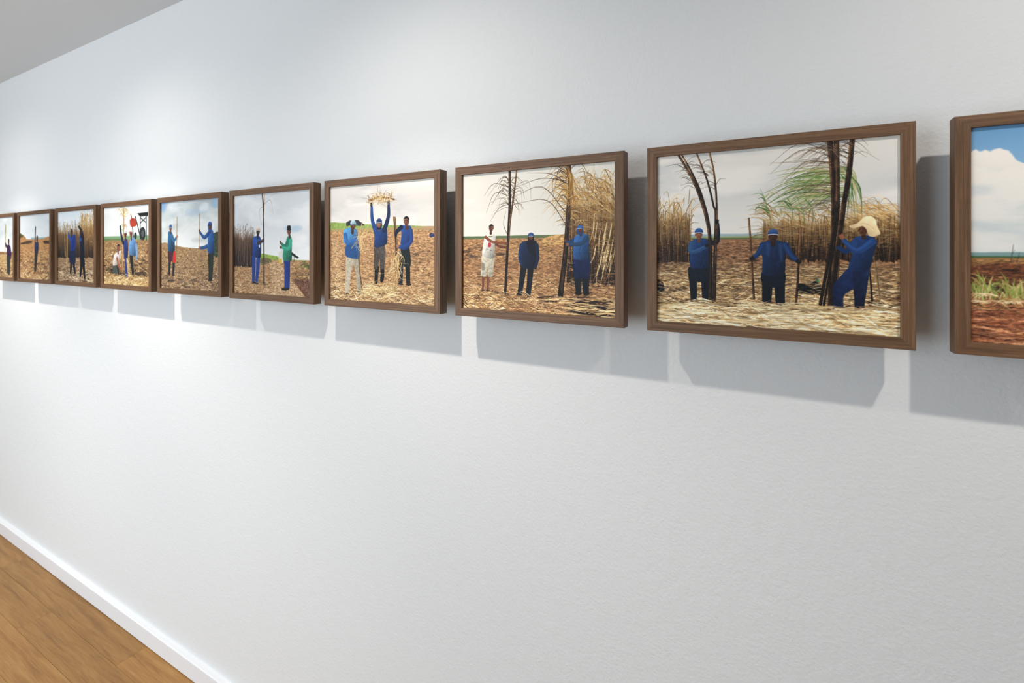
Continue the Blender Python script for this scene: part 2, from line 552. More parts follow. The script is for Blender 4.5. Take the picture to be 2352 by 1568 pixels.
        self.stroke([(lx - h * .24, y - h * .12), (lx - h * .08, y - h * .13)], h * .06, h * .05, sk * 0.28, 0.85, False)
        self.stroke([(lx + h * .08, y - h * .13), (lx + h * .24, y - h * .12)], h * .05, h * .06, sk * 0.28, 0.85, False)
        self.stroke([(lx + look * h * .03, y - h * .08), (lx + look * h * .06, y + h * .12)], h * .05, h * .1, sk * 1.28, 0.6, False)
        self.stroke([(lx - h * .07, y + h * .15), (lx + h * .07, y + h * .15)], h * .05, h * .05, sk * 0.5, 0.7, False)
        self.stroke([(lx - h * .13, y + h * .28), (lx + h * .13, y + h * .28)], h * .06, h * .06, sk * (0.3 if moustache else 0.5), 0.8, False)
        if hair is not None:
            self.poly([(x - h * .4, y - h * .1), (x - h * .4, y - h * .42), (x, y - h * .64), (x + h * .4, y - h * .42), (x + h * .4, y - h * .1), (x + h * .3, y - h * .3), (x, y - h * .36), (x - h * .3, y - h * .3)], hair)
        if cap is not None:
            self.poly([(x - h * .43, y - h * .2), (x - h * .42, y - h * .5), (x - h * .15, y - h * .74), (x + h * .18, y - h * .74), (x + h * .43, y - h * .5), (x + h * .43, y - h * .2)], cap, shade=(-0.3, -0.8, 0.5))
            vx = look * h * .18
            self.poly([(x - h * .44 + vx, y - h * .22), (x + vx, y - h * .28), (x + h * .44 + vx, y - h * .22), (x + h * .47 + vx, y - h * .14), (x + vx, y - h * .19), (x - h * .47 + vx, y - h * .14)], rgb(visor) * 0.85 if visor is not None else rgb(cap) * 0.6)
        if hat is not None:
            self.poly([(x - h * .36, y - h * .28), (x - h * .32, y - h * .82), (x + h * .3, y - h * .84), (x + h * .36, y - h * .28)], hat)
            self.poly([(x - h * .52, y - h * .26), (x, y - h * .36), (x + h * .52, y - h * .26), (x, y - h * .18)], rgb(hat) * 0.8)

    def limb(self, pts, w0, w1, col, hi=0.0):
        self.stroke(pts, w0, w1, col)
        if hi:
            p = [(x - w0 * .14, y - w0 * .12) for x, y in pts]
            self.stroke(p, w0 * .4, w1 * .4, np.minimum(rgb(col) * (1 + hi), 1), 0.6, soft=1.5)

    def hand(self, x, y, r_, col, a=0.0):
        self.ell(x, y, r_, r_ * 0.8, col, a)
        for i in range(4):
            d = (i - 1.5) * r_ * 0.42
            self.stroke([(x - r_ * .5 * math.cos(a) - d * math.sin(a), y - r_ * .5 * math.sin(a) + d * math.cos(a)),
                         (x + r_ * (1.05 - 0.1 * abs(i - 1.5)) * math.cos(a) - d * math.sin(a), y + r_ * 1.05 * math.sin(a) + d * math.cos(a))], r_ * .4, r_ * .32, rgb(col) * (0.9 + 0.05 * i), 1, False)

    def torso(self, pts, col, hi=0.35, folds=7):
        self.poly(pts, rgb(col) * 0.9, shade=(-0.8, -0.75, 0.6), tex=0.08)
        p = np.array(pts, float)
        cx_, cy_ = p.mean(0); w = np.ptp(p[:, 0]); h = np.ptp(p[:, 1])
        r = self.r
        for i in range(folds):
            x = cx_ + r.uniform(-0.3, 0.3) * w; y = cy_ + r.uniform(-0.25, 0.32) * h
            c = rgb(col) * (1 + (hi if i % 2 else -0.35))
            self.stroke([(x, y), (x + r.normal(0, .06) * w, y + r.uniform(.06, .16) * h), (x + r.normal(0, .1) * w, y + r.uniform(.18, .3) * h)], w * .03, w * .015, np.clip(c, 0, 1), 0.4, soft=1.2)

    def finish(self, name, gain=1.0, grain=0.02, blur=0):
        a = self.a
        for _ in range(blur):
            b = a.copy()
            b[1:-1] = (a[:-2] + 2 * a[1:-1] + a[2:]) / 4
            c = b.copy(); c[:, 1:-1] = (b[:, :-2] + 2 * b[:, 1:-1] + b[:, 2:]) / 4
            a = c
        a = a + (self.r.random((self.H, self.W, 1)).astype(np.float32) - 0.5) * grain
        a = np.clip(a, 0, 1)
        a = a * 0.62 + 0.38 * a * a * (3 - 2 * a)
        lum = a @ np.array([0.3, 0.55, 0.15], np.float32)
        sat = np.where(a[..., 2] > a[..., 0] + 0.06, 0.70, 0.94)[..., None]
        a = lum[..., None] * (1 - sat) + a * sat
        a = np.clip(a * gain, 0, 1)
        px = np.ones((self.H, self.W, 4), np.float32)
        px[..., :3] = a[::-1]
        img = bpy.data.images.new(name, self.W, self.H, alpha=False)
        img.colorspace_settings.name = 'sRGB'
        img.pixels.foreach_set(px.ravel())
        img.update()
        img.pack()
        return img

STRAW = ['#c9ad82', '#d8c19a', '#b8976a', '#a88459', '#e0cdab', '#8a6b48', '#6a4f38', '#4b392b', '#c4a983', '#b39468']
STRAW_FAR = ['#a98661', '#b8946a', '#8a6a4d', '#6f5540', '#c4a27a', '#5a4635']
GROUND = ['#9a7a58', '#8a6d50', '#b08d66', '#6d5440', '#54402f', '#a5835f']
DRYLEAF = ['#c79f63', '#b98c52', '#d8b682', '#a0763f', '#e0c596', '#8c6a40']
BURNT = ['#2a201b', '#1d1715', '#3a2c24', '#150f10']
STALK = ['#6f5138', '#8a6746', '#50392a', '#9c7a55', '#3b2b22']

def paint_straw_hat_field():
    c = Canvas(1000, 21)
    c.sky('#d8d1c8', '#c6c4c0', '#dad4cb', '#adb0b1', '#e2dbd2', 420, 0.50, 460, 130)
    # far hills and field
    c.band(402, 416, '#8ea3ab', 4, wob=2); c.band(414, 422, '#8d9a70', 3, wob=2); c.band(421, 430, '#5f6746', 3); c.band(428, 900, '#8b694f', 4)
    c.straw(0, 1000, 432, 540, 900, ['#7d5d46', '#9a7657', '#6a4e3b', '#b08a66', '#4d3a2e'], 8, 34, 0.8, 2.4, 0.22)
    c.clumps(250, 520, 445, 530, 26, ['#3a2c24', '#58422f', '#241c18'], (12, 34), (2, 6), 0.5)
    # uncut cane behind
    c.stand(-10, 166, 225, 575, 60, STALK, DRYLEAF, BURNT, 0.15, (1.5, 4), (50, 120), 46, 210)
    c.stand(488, 1010, 290, 530, 150, STALK, DRYLEAF, BURNT, -0.75, (1.2, 3.4), (50, 130), 26, 560)
    for i in range(120):
        x = c.r.uniform(860, 1010); y = c.r.uniform(295, 350)
        c.stroke([(x, y), (x - 18, y - 12), (x - 42, y - 8 + c.r.normal(0, 6))], 2.4, 0.6, c.pick(DRYLEAF) * c.r.uniform(.9, 1.15), 0.8)
    # cut straw on the ground
    c.band(548, 900, '#7b6148', 20, wob=10)
    c.straw(0, 1000, 535, 660, 1900, STRAW, 16, 60, 1.2, 3.4, 0.30)
    c.clumps(0, 1000, 575, 700, 55, ['#3a2c22', '#2a211c', '#5a4533'], (10, 46), (2, 8), 0.55)
    c.straw(0, 1000, 600, 770, 1700, STRAW, 30, 80, 1.8, 4.2, 0.32)
    c.poly([(621, 658), (640, 630), (672, 634), (705, 618), (721, 640), (717, 681), (647, 680)], '#14171a', tex=0.3)
    c.stroke([(640, 652), (675, 646), (708, 640)], 3, 2, '#39434a', .7); c.poly([(700, 612), (712, 612), (712, 626), (701, 626)], '#1f7a55', smooth=False)
    c.poly([(-4, 634), (22, 640), (33, 660), (34, 688), (-4, 702)], '#191b22', tex=0.3)
    # bent green leaves blown left from the tall bundle
    G = ['#5f7a45', '#7d9458', '#48633c', '#92a06a', '#a9a378', '#6a7a4c', '#b7ab82']
    D = ['#5b4a3a', '#3c3029', '#7c664c', '#94805f']
    for i in range(120):
        x = c.r.uniform(700, 835); y = c.r.uniform(115, 250); L = c.r.uniform(80, 250)
        ey = y + c.r.uniform(-10, 110)
        c.stroke([(x, y), (x - L * .45, y - L * .06 + (ey - y) * .2), (x - L, ey)], 2.4, 0.5, c.pick(G), 0.85, wm=c.r.uniform(3, 7))
    for i in range(70):
        x = c.r.uniform(745, 835); y = c.r.uniform(20, 300); L = c.r.uniform(80, 270)
        c.stroke([(x, y), (x - L * .5, y - L * c.r.uniform(-.05, .22)), (x - L, y + L * c.r.uniform(-.1, .35))], 1.6, 0.5, c.pick(D), 0.85, wm=c.r.uniform(1.4, 3))
    for i in range(16):
        x = c.r.uniform(790, 835); y = c.r.uniform(110, 170)
        c.stroke([(x, y), (x + 28, y + 55), (x + c.r.uniform(20, 58), y + c.r.uniform(110, 190))], 3, 0.8, c.pick(G), 0.9, wm=c.r.uniform(4, 8))
    for (x, y) in ((520, 300), (505, 250), (610, 280), (655, 300), (690, 290)):
        c.stroke([(x, y + 60), (x - 6, y), (x - 30, y - 60)], 4, 1, '#6b7a50', .8)
        c.fronds(x - 8, y - 10, 6, 95, G, -0.7, .8, .3, (2, 5))
    c.clumps(0, 1000, 560, 760, 60, ['#3a2b20', '#2b211b', '#4d3a2a'], (14, 60), (2, 9), .5)
    c.straw(0, 1000, 590, 770, 700, STRAW, 40, 110, 2, 5, .3)
    c.grit(430, .27, 13, 4)
    # worker on the left with two leaning bundles
    sh = '#1a4078'
    c.limb([(172, 580), (176, 650), (180, 728)], 42, 30, '#101d2a'); c.limb([(232, 575), (233, 650), (234, 728)], 42, 30, '#0f1b28')
    c.poly([(163, 560), (250, 556), (250, 620), (210, 640), (164, 625)], '#132334', tex=.12)
    c.ell(178, 737, 19, 6, '#1b1a18'); c.ell(232, 737, 18, 6, '#1b1a18')
    c.limb([(242, 440), (283, 442), (290, 400), (287, 352)], 26, 20, '#14253c')
    c.torso([(160, 448), (178, 428), (205, 420), (232, 424), (252, 445), (252, 561), (204, 572), (163, 566), (160, 500)], sh)
    c.head(203, 403, 42, '#8a5a42', cap='#2a569c', visor='#b9c8e2', moustache=True)
    for pts, w in (([(104, -4), (164, 106), (211, 226), (252, 409), (262, 737)], 13), ([(120, -4), (176, 106), (221, 226), (256, 409), (256, 737)], 10), ([(192, -4), (242, 137), (271, 262), (281, 330), (267, 737)], 9), ([(252, -4), (275, 115), (286, 311), (276, 737)], 9), ([(284, 330), (282, 500), (276, 640)], 7)):
        c.cane(pts, w * .8, w * 1.1, '#1d1614', '#a27a54', .62)
    for (x, y) in ((130, 50), (160, 110), (185, 150), (215, 60), (245, 110), (270, 90), (280, 160)):
        c.fronds(x, y, 6, 85, ['#2b2320', '#4b3b30', '#6e5844'], -0.3, .7, .25, (1, 2.4))
    c.limb([(168, 447), (163, 484), (190, 486), (238, 462)], 26, 18, '#28507f', .25); c.hand(240, 460, 9, '#22262b', -.3)
    c.hand(287, 342, 10, '#1d1c20', -1.4)
    # middle worker, holding two short stakes upright
    c.limb([(508, 600), (505, 670), (502, 740)], 48, 36, '#0d1a28'); c.limb([(555, 600), (557, 670), (560, 740)], 48, 36, '#0d1a28')
    c.poly([(485, 580), (575, 578), (576, 640), (531, 655), (485, 640)], '#0f2033', tex=.12)
    c.cane([(428, 330), (438, 480), (446, 640), (450, 712)], 8, 10, '#2a1f1a', '#8d6747', .45)
    c.cane([(640, 380), (634, 500), (628, 640), (622, 722)], 8, 10, '#2a1f1a', '#8d6747', .45)
    c.torso([(474, 470), (490, 446), (513, 434), (547, 434), (575, 446), (592, 470), (580, 510), (577, 585), (533, 603), (486, 593), (486, 520)], '#15325e')
    c.stroke([(508, 456), (510, 505)], 16, 10, '#2c5a98', .45, soft=7); c.stroke([(560, 458), (564, 530)], 18, 10, '#2c5a98', .5, soft=7)
    c.limb([(487, 458), (470, 495), (446, 518)], 28, 20, '#173a6c', .3); c.limb([(580, 458), (602, 503), (628, 530)], 28, 20, '#173a6c', .3)
    c.hand(442, 520, 11, '#20201f', 2.6); c.hand(631, 533, 11, '#20201f', .6)
    c.head(530, 418, 46, '#4a2e25', cap='#2b5290', visor='#c3cde0')
    # right worker in the wide straw hat, one foot forward
    c.bundle([(757, -4), (768, 167), (772, 373), (752, 779)], 4, 5, 12, '#151112', '#7a5a40', .85)
    c.bundle([(782, -4), (784, 227), (778, 373), (722, 752)], 3, 5, 10, '#151112', '#7a5a40', .85)
    c.bundle([(830, -4), (816, 170), (797, 300), (776, 520), (756, 770)], 3, 5, 9, '#151112', '#8a6648', .7)
    for (x, y) in ((760, 30), (785, 30), (828, 20), (815, 80)):
        c.fronds(x, y, 9, 150, ['#33292a', '#574739', '#7c674f'], -0.8, .5, .5, (1, 2.6))
    c.cane([(905, 480), (918, 560), (932, 690)], 7, 6, '#3b2f26', '#b59a6e', .2); c.cane([(893, 540), (900, 620), (905, 700)], 6, 7, '#15110f', '#5a4533', .8)
    c.poly([(826, 556), (893, 556), (886, 625), (855, 640), (812, 670), (802, 690), (800, 754), (768, 746), (764, 640), (790, 600)], '#152c5c', shade=(.2, -.6, .8), tex=.12)
    c.poly([(838, 570), (893, 560), (888, 640), (880, 700), (872, 776), (845, 774), (842, 700), (838, 640)], '#122448', shade=(.2, -.7, .8), tex=.12)
    c.limb([(840, 450), (815, 488), (785, 470)], 24, 18, '#143668')
    c.torso([(826, 470), (838, 432), (864, 420), (905, 422), (922, 448), (910, 500), (893, 566), (826, 570), (822, 545), (834, 500)], '#183c72')
    c.limb([(905, 446), (862, 482), (838, 474), (806, 442)], 30, 20, '#1b4580', .3); c.hand(796, 424, 11, '#8a5a44', -2.2)
    c.head(872, 396, 40, '#5b3829', look=-1, moustache=True)
    c.poly([(822, 376), (850, 366), (866, 350), (878, 338), (902, 336), (916, 352), (924, 384), (934, 412), (912, 424), (893, 420), (884, 392), (870, 378), (838, 388)], '#d9be95', shade=(.4, -.5, .6), tex=.05)
    c.stroke([(868, 366), (890, 370), (912, 392)], 2.5, 2, '#b79a70', .7)
    # nearest straw
    c.straw(0, 1000, 728, 850, 1200, STRAW + ['#d9c39d', '#a6a06a', '#e6d6b6'], 70, 190, 3, 7.5, 0.24, (700, 846))
    c.clumps(0, 1000, 745, 840, 40, ['#3c2f24', '#57422f', '#241c17'], (12, 40), (2, 5), 0.5)
    c.straw(0, 1000, 745, 850, 420, ['#dcc6a0', '#c8ab80', '#ead9ba', '#b08f64'], 80, 210, 3, 8, 0.3, (700, 846))
    c.grit(735, .3, 70, 4)
    return c.finish('print_straw_hat', GAIN[2], blur=1)

def paint_white_vest_field():
    c = Canvas(960, 33)
    c.sky('#dad4c9', '#d8d1c6', '#ddd7cc', '#c9c4ba', '#e4ded4', 400, 0.5, 600, 90, .6)
    c.band(391, 411, '#5f7050', 4, wob=2); c.band(408, 900, '#a37c58', 6, wob=3)
    c.straw(0, 1000, 408, 560, 1300, ['#b08a62', '#8f6c4c', '#c9a376', '#6d5340', '#a67b53', '#4e3c30'], 10, 44, 1, 2.8, .25)
    c.clumps(0, 330, 440, 520, 26, ['#3a2f29', '#57453a', '#2c2522'], (18, 50), (3, 8), .55)
    c.poly([(560, 415), (620, 396), (700, 392), (720, 440), (640, 452), (570, 440)], '#c49a66', tex=.2)
    c.straw(560, 720, 396, 450, 160, ['#d8b480', '#b98c56', '#9a7246'], 20, 40, 1, 2, .5)
    c.band(555, 900, '#96704f', 30, wob=14)
    c.straw(0, 1000, 545, 760, 1700, ['#b48a62', '#94704f', '#cba679', '#7a5a42', '#a97d57', '#5d4535', '#c19a70'], 18, 62, 1.4, 3.6, .4)
    # dry cane stand on the right
    c.stand(715, 1010, 60, 668, 120, STALK, ['#d1a666', '#c3935a', '#e0bf8c', '#a87c48', '#ecd2a6', '#8f6a42'], BURNT, -0.45, (2, 5.5), (90, 210), 60, 620)
    for i in range(70):
        x = c.r.uniform(690, 1000); y = c.r.uniform(80, 330); L = c.r.uniform(60, 190)
        c.stroke([(x, y), (x - L * .35, y - L * .25), (x - L * c.r.uniform(.4, .95), y + L * c.r.uniform(-.2, .4))], 2, .5, c.pick(['#c59a5e', '#a77e4a', '#dcb981']), .85, wm=c.r.uniform(2, 4.5))
    for i in range(26):
        x = c.r.uniform(870, 1000); y = c.r.uniform(270, 560)
        c.stroke([(x, y), (x - 10, y + 60), (x - c.r.uniform(10, 50), y + c.r.uniform(90, 170))], 3, 1, c.pick(['#e2c597', '#cfae7c']), .85, wm=c.r.uniform(4, 8))
    c.clumps(0, 1000, 560, 760, 40, ['#5a4030', '#3f2e24', '#6d4e38'], (20, 70), (3, 12), .45)
    c.straw(0, 700, 600, 760, 420, ['#d0aa7a', '#b88c62', '#e0c294'], 26, 70, 1.5, 3.4, .6)
    c.grit(405, .27, 13, 4)
    c.straw(0, 1000, 430, 760, 1100, ['#c9a173', '#8a6547', '#dcb98c', '#5e4635', '#b0835a'], 10, 60, 1, 3, .4)
    # man in white vest beside the tall burnt bundle
    sk = '#7a4a35'
    c.limb([(152, 634), (152, 690), (150, 722)], 20, 13, sk); c.limb([(190, 634), (188, 690), (184, 722)], 20, 13, sk)
    c.ell(150, 728, 15, 5, '#3a281e'); c.ell(188, 728, 15, 5, '#3a281e')
    c.poly([(146, 505), (234, 520), (229, 580), (221, 640), (186, 642), (184, 585), (172, 643), (134, 636), (140, 570)], '#b3aa98', shade=(-.3, -.3, .5), tex=.14)
    c.poly([(140, 560), (160, 560), (164, 600), (142, 602)], '#8b8474')
    c.limb([(238, 412), (262, 452), (314, 462)], 17, 12, '#6b402e')
    c.torso([(163, 400), (182, 380), (196, 398), (220, 396), (226, 377), (244, 394), (238, 455), (234, 524), (190, 530), (144, 506), (155, 440)], '#dcd5c9', .06)
    c.poly([(190, 436), (204, 430), (212, 444), (204, 460), (190, 458)], '#b4384a'); c.stroke([(182, 474), (188, 474)], 3, 3, '#4b4644', .8, False); c.stroke([(202, 480), (214, 481)], 3, 3, '#4b4644', .8, False)
    c.bundle([(344, -4), (344, 195), (336, 350), (313, 747)], 4, 4, 13, '#171213', '#6f5038', .9)
    c.bundle([(394, -4), (372, 158), (348, 311), (338, 420)], 2, 3, 9, '#2a1f1a', '#9c7650', .5)
    for (x, y, n) in ((340, 60, 9), (335, 130, 10), (350, 190, 8), (380, 80, 6)):
        c.fronds(x, y, n, 165, ['#3a2e28', '#5c4938', '#7b6248'], -0.5, .5, .9, (1.2, 3.2))
    for p in ([(340, 100), (230, 70), (160, 140)], [(340, 150), (235, 130), (175, 250)], [(338, 200), (270, 220), (205, 300)], [(345, 120), (380, 210), (405, 240)], [(328, 390), (300, 320), (316, 240)]):
        c.stroke(p, 3, .8, '#433529', .9, wm=3.4)
    c.limb([(172, 398), (222, 428), (316, 436)], 20, 12, sk, .25); c.hand(320, 437, 8, sk, 0); c.hand(320, 461, 7, '#6b402e', 0)
    c.head(212, 344, 40, '#6f4330', hair='#191412', look=1)
    # centre worker in dark blue, arms at the sides
    c.limb([(436, 590), (425, 660), (412, 735)], 40, 30, '#111e2b'); c.limb([(484, 590), (478, 660), (470, 738)], 40, 30, '#111e2b')
    c.ell(408, 745, 20, 7, '#1d1a18'); c.ell(474, 752, 17, 7, '#1d1a18')
    c.torso([(416, 455), (428, 430), (461, 422), (512, 424), (530, 450), (530, 530), (520, 580), (470, 590), (416, 580), (424, 510)], '#152b52')
    c.poly([(458, 424), (520, 424), (528, 470), (520, 520), (480, 500), (462, 460)], '#141d2c', tex=.2)
    c.limb([(424, 450), (412, 515), (424, 570)], 26, 18, '#173260', .25); c.limb([(524, 450), (532, 520), (518, 575)], 26, 18, '#14284c', .2)
    c.hand(426, 577, 9, '#22262a', 1.5); c.hand(516, 582, 9, '#22262a', 1.6)
    c.head(487, 404, 36, '#6d4432', cap='#2c57a6', visor='#b8c8ea', hood='#101826', look=0)
    c.poly([(466, 420), (508, 420), (514, 440), (490, 452), (464, 440)], '#121a27')
    # right worker in blue with hood, steadying the tall frond bundle
    c.bundle([(722, -4), (734, 142), (720, 286), (706, 467), (672, 742)], 5, 5, 11, '#17120f', '#6e5038', .85)
    for (x, y) in ((722, 20), (735, 60), (732, 120), (726, 180)):
        c.fronds(x, y, 9, 190, ['#c09252', '#a3773f', '#7d5c36', '#4a3828', '#d9b272'], -0.55, .55, .8, (2, 5.5))
    for p in ([(712, 270), (560, 110), (370, 160)], [(708, 330), (590, 190), (380, 200)], [(724, 110), (620, 40), (460, 20)], [(725, 90), (560, 60), (390, 100)]):
        c.stroke(p, 4, .7, '#4d3c2e', .9, wm=4)
    for i in range(22):
        x = c.r.uniform(690, 740)
        c.stroke([(728, c.r.uniform(0, 60)), (x + 14, 90), (x + 20, c.r.uniform(150, 260))], 4, 1.5, c.pick(['#b98b4c', '#8c6636', '#d6ad6c', '#6b4f30']), .85)
    c.limb([(780, 560), (782, 640), (786, 716)], 46, 34, '#14212c'); c.limb([(826, 560), (828, 640), (830, 716)], 46, 34, '#14212c')
    c.ell(784, 722, 24, 8, '#241d18'); c.ell(832, 722, 20, 8, '#241d18')
    c.poly([(758, 524), (852, 522), (850, 600), (846, 640), (808, 634), (762, 640)], '#14295a', tex=.12, shade=(0, -.5, .5))
    c.limb([(766, 415), (736, 432), (712, 428)], 20, 14, '#1b4680')
    c.torso([(757, 440), (764, 404), (784, 393), (822, 388), (848, 406), (848, 468), (852, 528), (807, 534), (757, 528)], '#2a5f9e', .3)
    c.limb([(834, 414), (800, 444), (730, 448)], 28, 18, '#24486a', .2); c.hand(720, 447, 10, '#8a5f49', 3.1); c.hand(706, 424, 8, '#6d4634', 3.1)
    c.head(796, 366, 36, '#6a4231', cap='#2d63b4', visor='#c0d0ea', hood='#2450a0', look=-1)
    # cut stalks in front
    c.straw(0, 520, 735, 850, 520, ['#cfa673', '#e0bd8b', '#b48757', '#8e6844', '#f0d4a6', '#5f4634'], 50, 110, 2, 6, .55, (700, 846))
    c.straw(600, 1000, 742, 850, 420, ['#cfa878', '#e2c493', '#b88e62', '#3b2c26', '#1f1918', '#d9b585'], 90, 190, 3, 7, .09, (700, 846))
    c.straw(330, 700, 760, 850, 260, ['#a97c56', '#c49a6e', '#8a6447', '#d6b284'], 30, 90, 1.5, 4, .6, (700, 846))
    c.grit(745, .25, 60, 4)
    return c.finish('print_white_vest', GAIN[3], blur=1)

def paint_raised_arms_field():
    c = Canvas(760, 44)
    c.sky('#e0d8d0', '#d2ccc6', '#ded8d0', '#b4b2b2', '#efe7de', 300, .5, 420, 130)
    c.poly([(-10, 268), (120, 272), (300, 285), (500, 296), (800, 310), (930, 322), (930, 350), (-10, 330)], '#8fa65a', tex=.12)
    c.band(318, 345, '#a99568', 8, wob=4); c.band(338, 900, '#b58d66', 8, wob=4)
    c.poly([(930, 318), (1010, 324), (1010, 350), (900, 345)], '#b09270')
    c.straw(0, 1000, 338, 520, 1000, ['#c49a6e', '#a67d57', '#dab488', '#85634a', '#b58a62', '#6a5140'], 12, 46, 1, 2.8, .2)
    c.clumps(780, 1000, 440, 560, 34, ['#3c322c', '#57473c'], (18, 50), (2, 6), .6)
    c.poly([(20, 400), (90, 420), (140, 560), (110, 760), (10, 800)], '#c4a27e', .5, tex=.1)
    c.straw(0, 1000, 500, 720, 1300, ['#caa274', '#a87f5a', '#e0bf92', '#8a674a', '#b78e66', '#5c4636'], 20, 64, 1.4, 3.6, .45)
    c.ell(968, 378, 20, 14, '#2d3f86'); c.ell(990, 380, 12, 9, '#27356f')
    c.clumps(0, 1000, 520, 760, 40, ['#6a4e3a', '#4d3a2e'], (20, 60), (3, 10), .4)
    c.grit(335, .27, 13, 4)
    c.straw(0, 1000, 690, 850, 800, ['#d2ab7a', '#e6c898', '#b48a60', '#94704e', '#f2dcb4', '#624a38'], 50, 130, 2, 6, .5, (680, 846))
    c.straw(0, 1000, 350, 700, 900, ['#d2aa7c', '#94704e', '#e6c69a', '#5f4838', '#b98f66'], 12, 60, 1, 3.2, .35)
    # far vehicle
    c.poly([(168, 272), (200, 258), (290, 256), (360, 296), (300, 300), (240, 290), (170, 300)], '#3c4047', smooth=False)
    # left worker, pale trousers
    c.poly([(173, 520), (302, 530), (312, 637), (322, 772), (284, 774), (266, 640), (244, 580), (216, 660), (196, 790), (158, 790), (165, 650)], '#a99f8c', shade=(-.4, .1, .5), tex=.14)
    c.ell(181, 806, 20, 14, '#2a2624'); c.ell(306, 784, 24, 12, '#2f2924')
    c.cane([(330, 280), (316, 420), (300, 560), (330, 760)], 11, 12, '#2b211b', '#a07a50', .4)
    c.torso([(140, 335), (180, 312), (247, 314), (284, 337), (296, 427), (296, 538), (226, 531), (165, 522), (162, 426), (140, 424)], '#3f86c8', .3)
    c.poly([(168, 440), (296, 430), (296, 538), (165, 522)], '#1f5296', .8, tex=.1)
    c.limb([(160, 365), (182, 420), (250, 408), (300, 396)], 40, 24, '#2a66b0', .2); c.hand(306, 396, 13, '#b07a5c', 0)
    c.head(240, 300, 62, '#6a4634', cap='#9cc0cc', visor='#7fa4b4', look=1)
    for i in range(30):
        c.stroke([(318, 380), (318 + c.r.normal(0, 40), 400 + c.r.normal(0, 60)), (310 + c.r.normal(0, 70), 440 + c.r.normal(0, 70))], 5, 1.5, c.pick(['#caa878', '#e0c69a', '#a8835a']), .85)
    # centre worker raising a sheaf of leaves
    c.limb([(478, 600), (472, 650), (468, 704)], 38, 32, '#15191b'); c.limb([(528, 600), (530, 650), (524, 690)], 38, 32, '#15191b')
    c.poly([(453, 446), (553, 444), (558, 545), (542, 610), (506, 606), (503, 535), (482, 610), (448, 606), (450, 520)], '#57504c', shade=(.2, -.3, .5), tex=.2)
    c.torso([(448, 330), (482, 322), (521, 322), (560, 316), (574, 340), (572, 430), (502, 456), (452, 452), (452, 380)], '#1f4890', .35)
    c.limb([(464, 340), (432, 258), (426, 160)], 40, 22, '#1e4a90', .2); c.limb([(548, 336), (586, 240), (588, 150)], 40, 22, '#18305a', .2)
    c.hand(424, 150, 13, '#24262a', -1.5); c.hand(588, 140, 13, '#24262a', -1.5)
    c.head(499, 292, 52, '#9a6a50', cap='#254a82', visor='#b8c6dc', hood='#1c2f58')
    c.cane([(400, 118), (480, 104), (560, 108), (640, 124)], 14, 12, '#4a3526', '#a67c50', .35)
    for i in range(90):
        x = c.r.uniform(405, 630); y = 112 + c.r.normal(0, 14)
        c.stroke([(x, y), (x + c.r.normal(0, 24), y + c.r.normal(-4, 20)), (x + c.r.normal(0, 46), y + c.r.normal(4, 34))], 4, 1, c.pick(['#c9a673', '#e2c897', '#9d7748', '#7d5c3a']), .85)
    # right worker
    c.limb([(708, 500), (702, 600), (698, 702)], 44, 36, '#141a1e'); c.limb([(752, 500), (762, 600), (768, 704)], 46, 36, '#161d20')
    c.poly([(700, 466), (776, 466), (790, 560), (780, 590), (700, 580)], '#232a2c', tex=.2)
    c.ell(696, 712, 26, 9, '#3a2c24'); c.ell(770, 712, 24, 9, '#3a2c24')
    c.torso([(694, 306), (738, 306), (786, 312), (800, 348), (794, 420), (768, 470), (712, 474), (698, 430), (708, 360)], '#234f9e', .3)
    c.bundle([(640, 250), (654, 380), (660, 480), (650, 640)], 3, 6, 13, '#2a1f19', '#9a7048', .5)
    c.limb([(704, 320), (664, 350), (654, 372)], 34, 22, '#14284e')
    c.limb([(788, 345), (790, 420), (720, 456), (680, 452)], 36, 24, '#1f4690', .2); c.hand(674, 450, 14, '#a5745a', 3)
    c.head(750, 282, 60, '#7a5140', hair='#1b1512', look=-1)
    for i in range(70):
        x = 655 + c.r.normal(0, 22); y = c.r.uniform(470, 640)
        c.stroke([(x, y), (x + c.r.normal(0, 30), y + 50), (x + c.r.normal(-20, 60), y + c.r.uniform(60, 140))], 5, 1.4, c.pick(['#d9b985', '#c49e6a', '#ecd6aa', '#8f6c46']), .85)
    c.straw(0, 1000, 800, 850, 160, ['#d2ab7a', '#e6c898', '#b48a60', '#94704e', '#f2dcb4', '#624a38'], 50, 130, 2, 6, .5, (680, 846))
    c.straw(330, 640, 710, 800, 90, ['#e6cc9c', '#d0ae78', '#f2dfb6', '#a98a58'], 90, 160, 4, 8, .45, (680, 846))
    return c.finish('print_raised_arms', GAIN[4], blur=1)

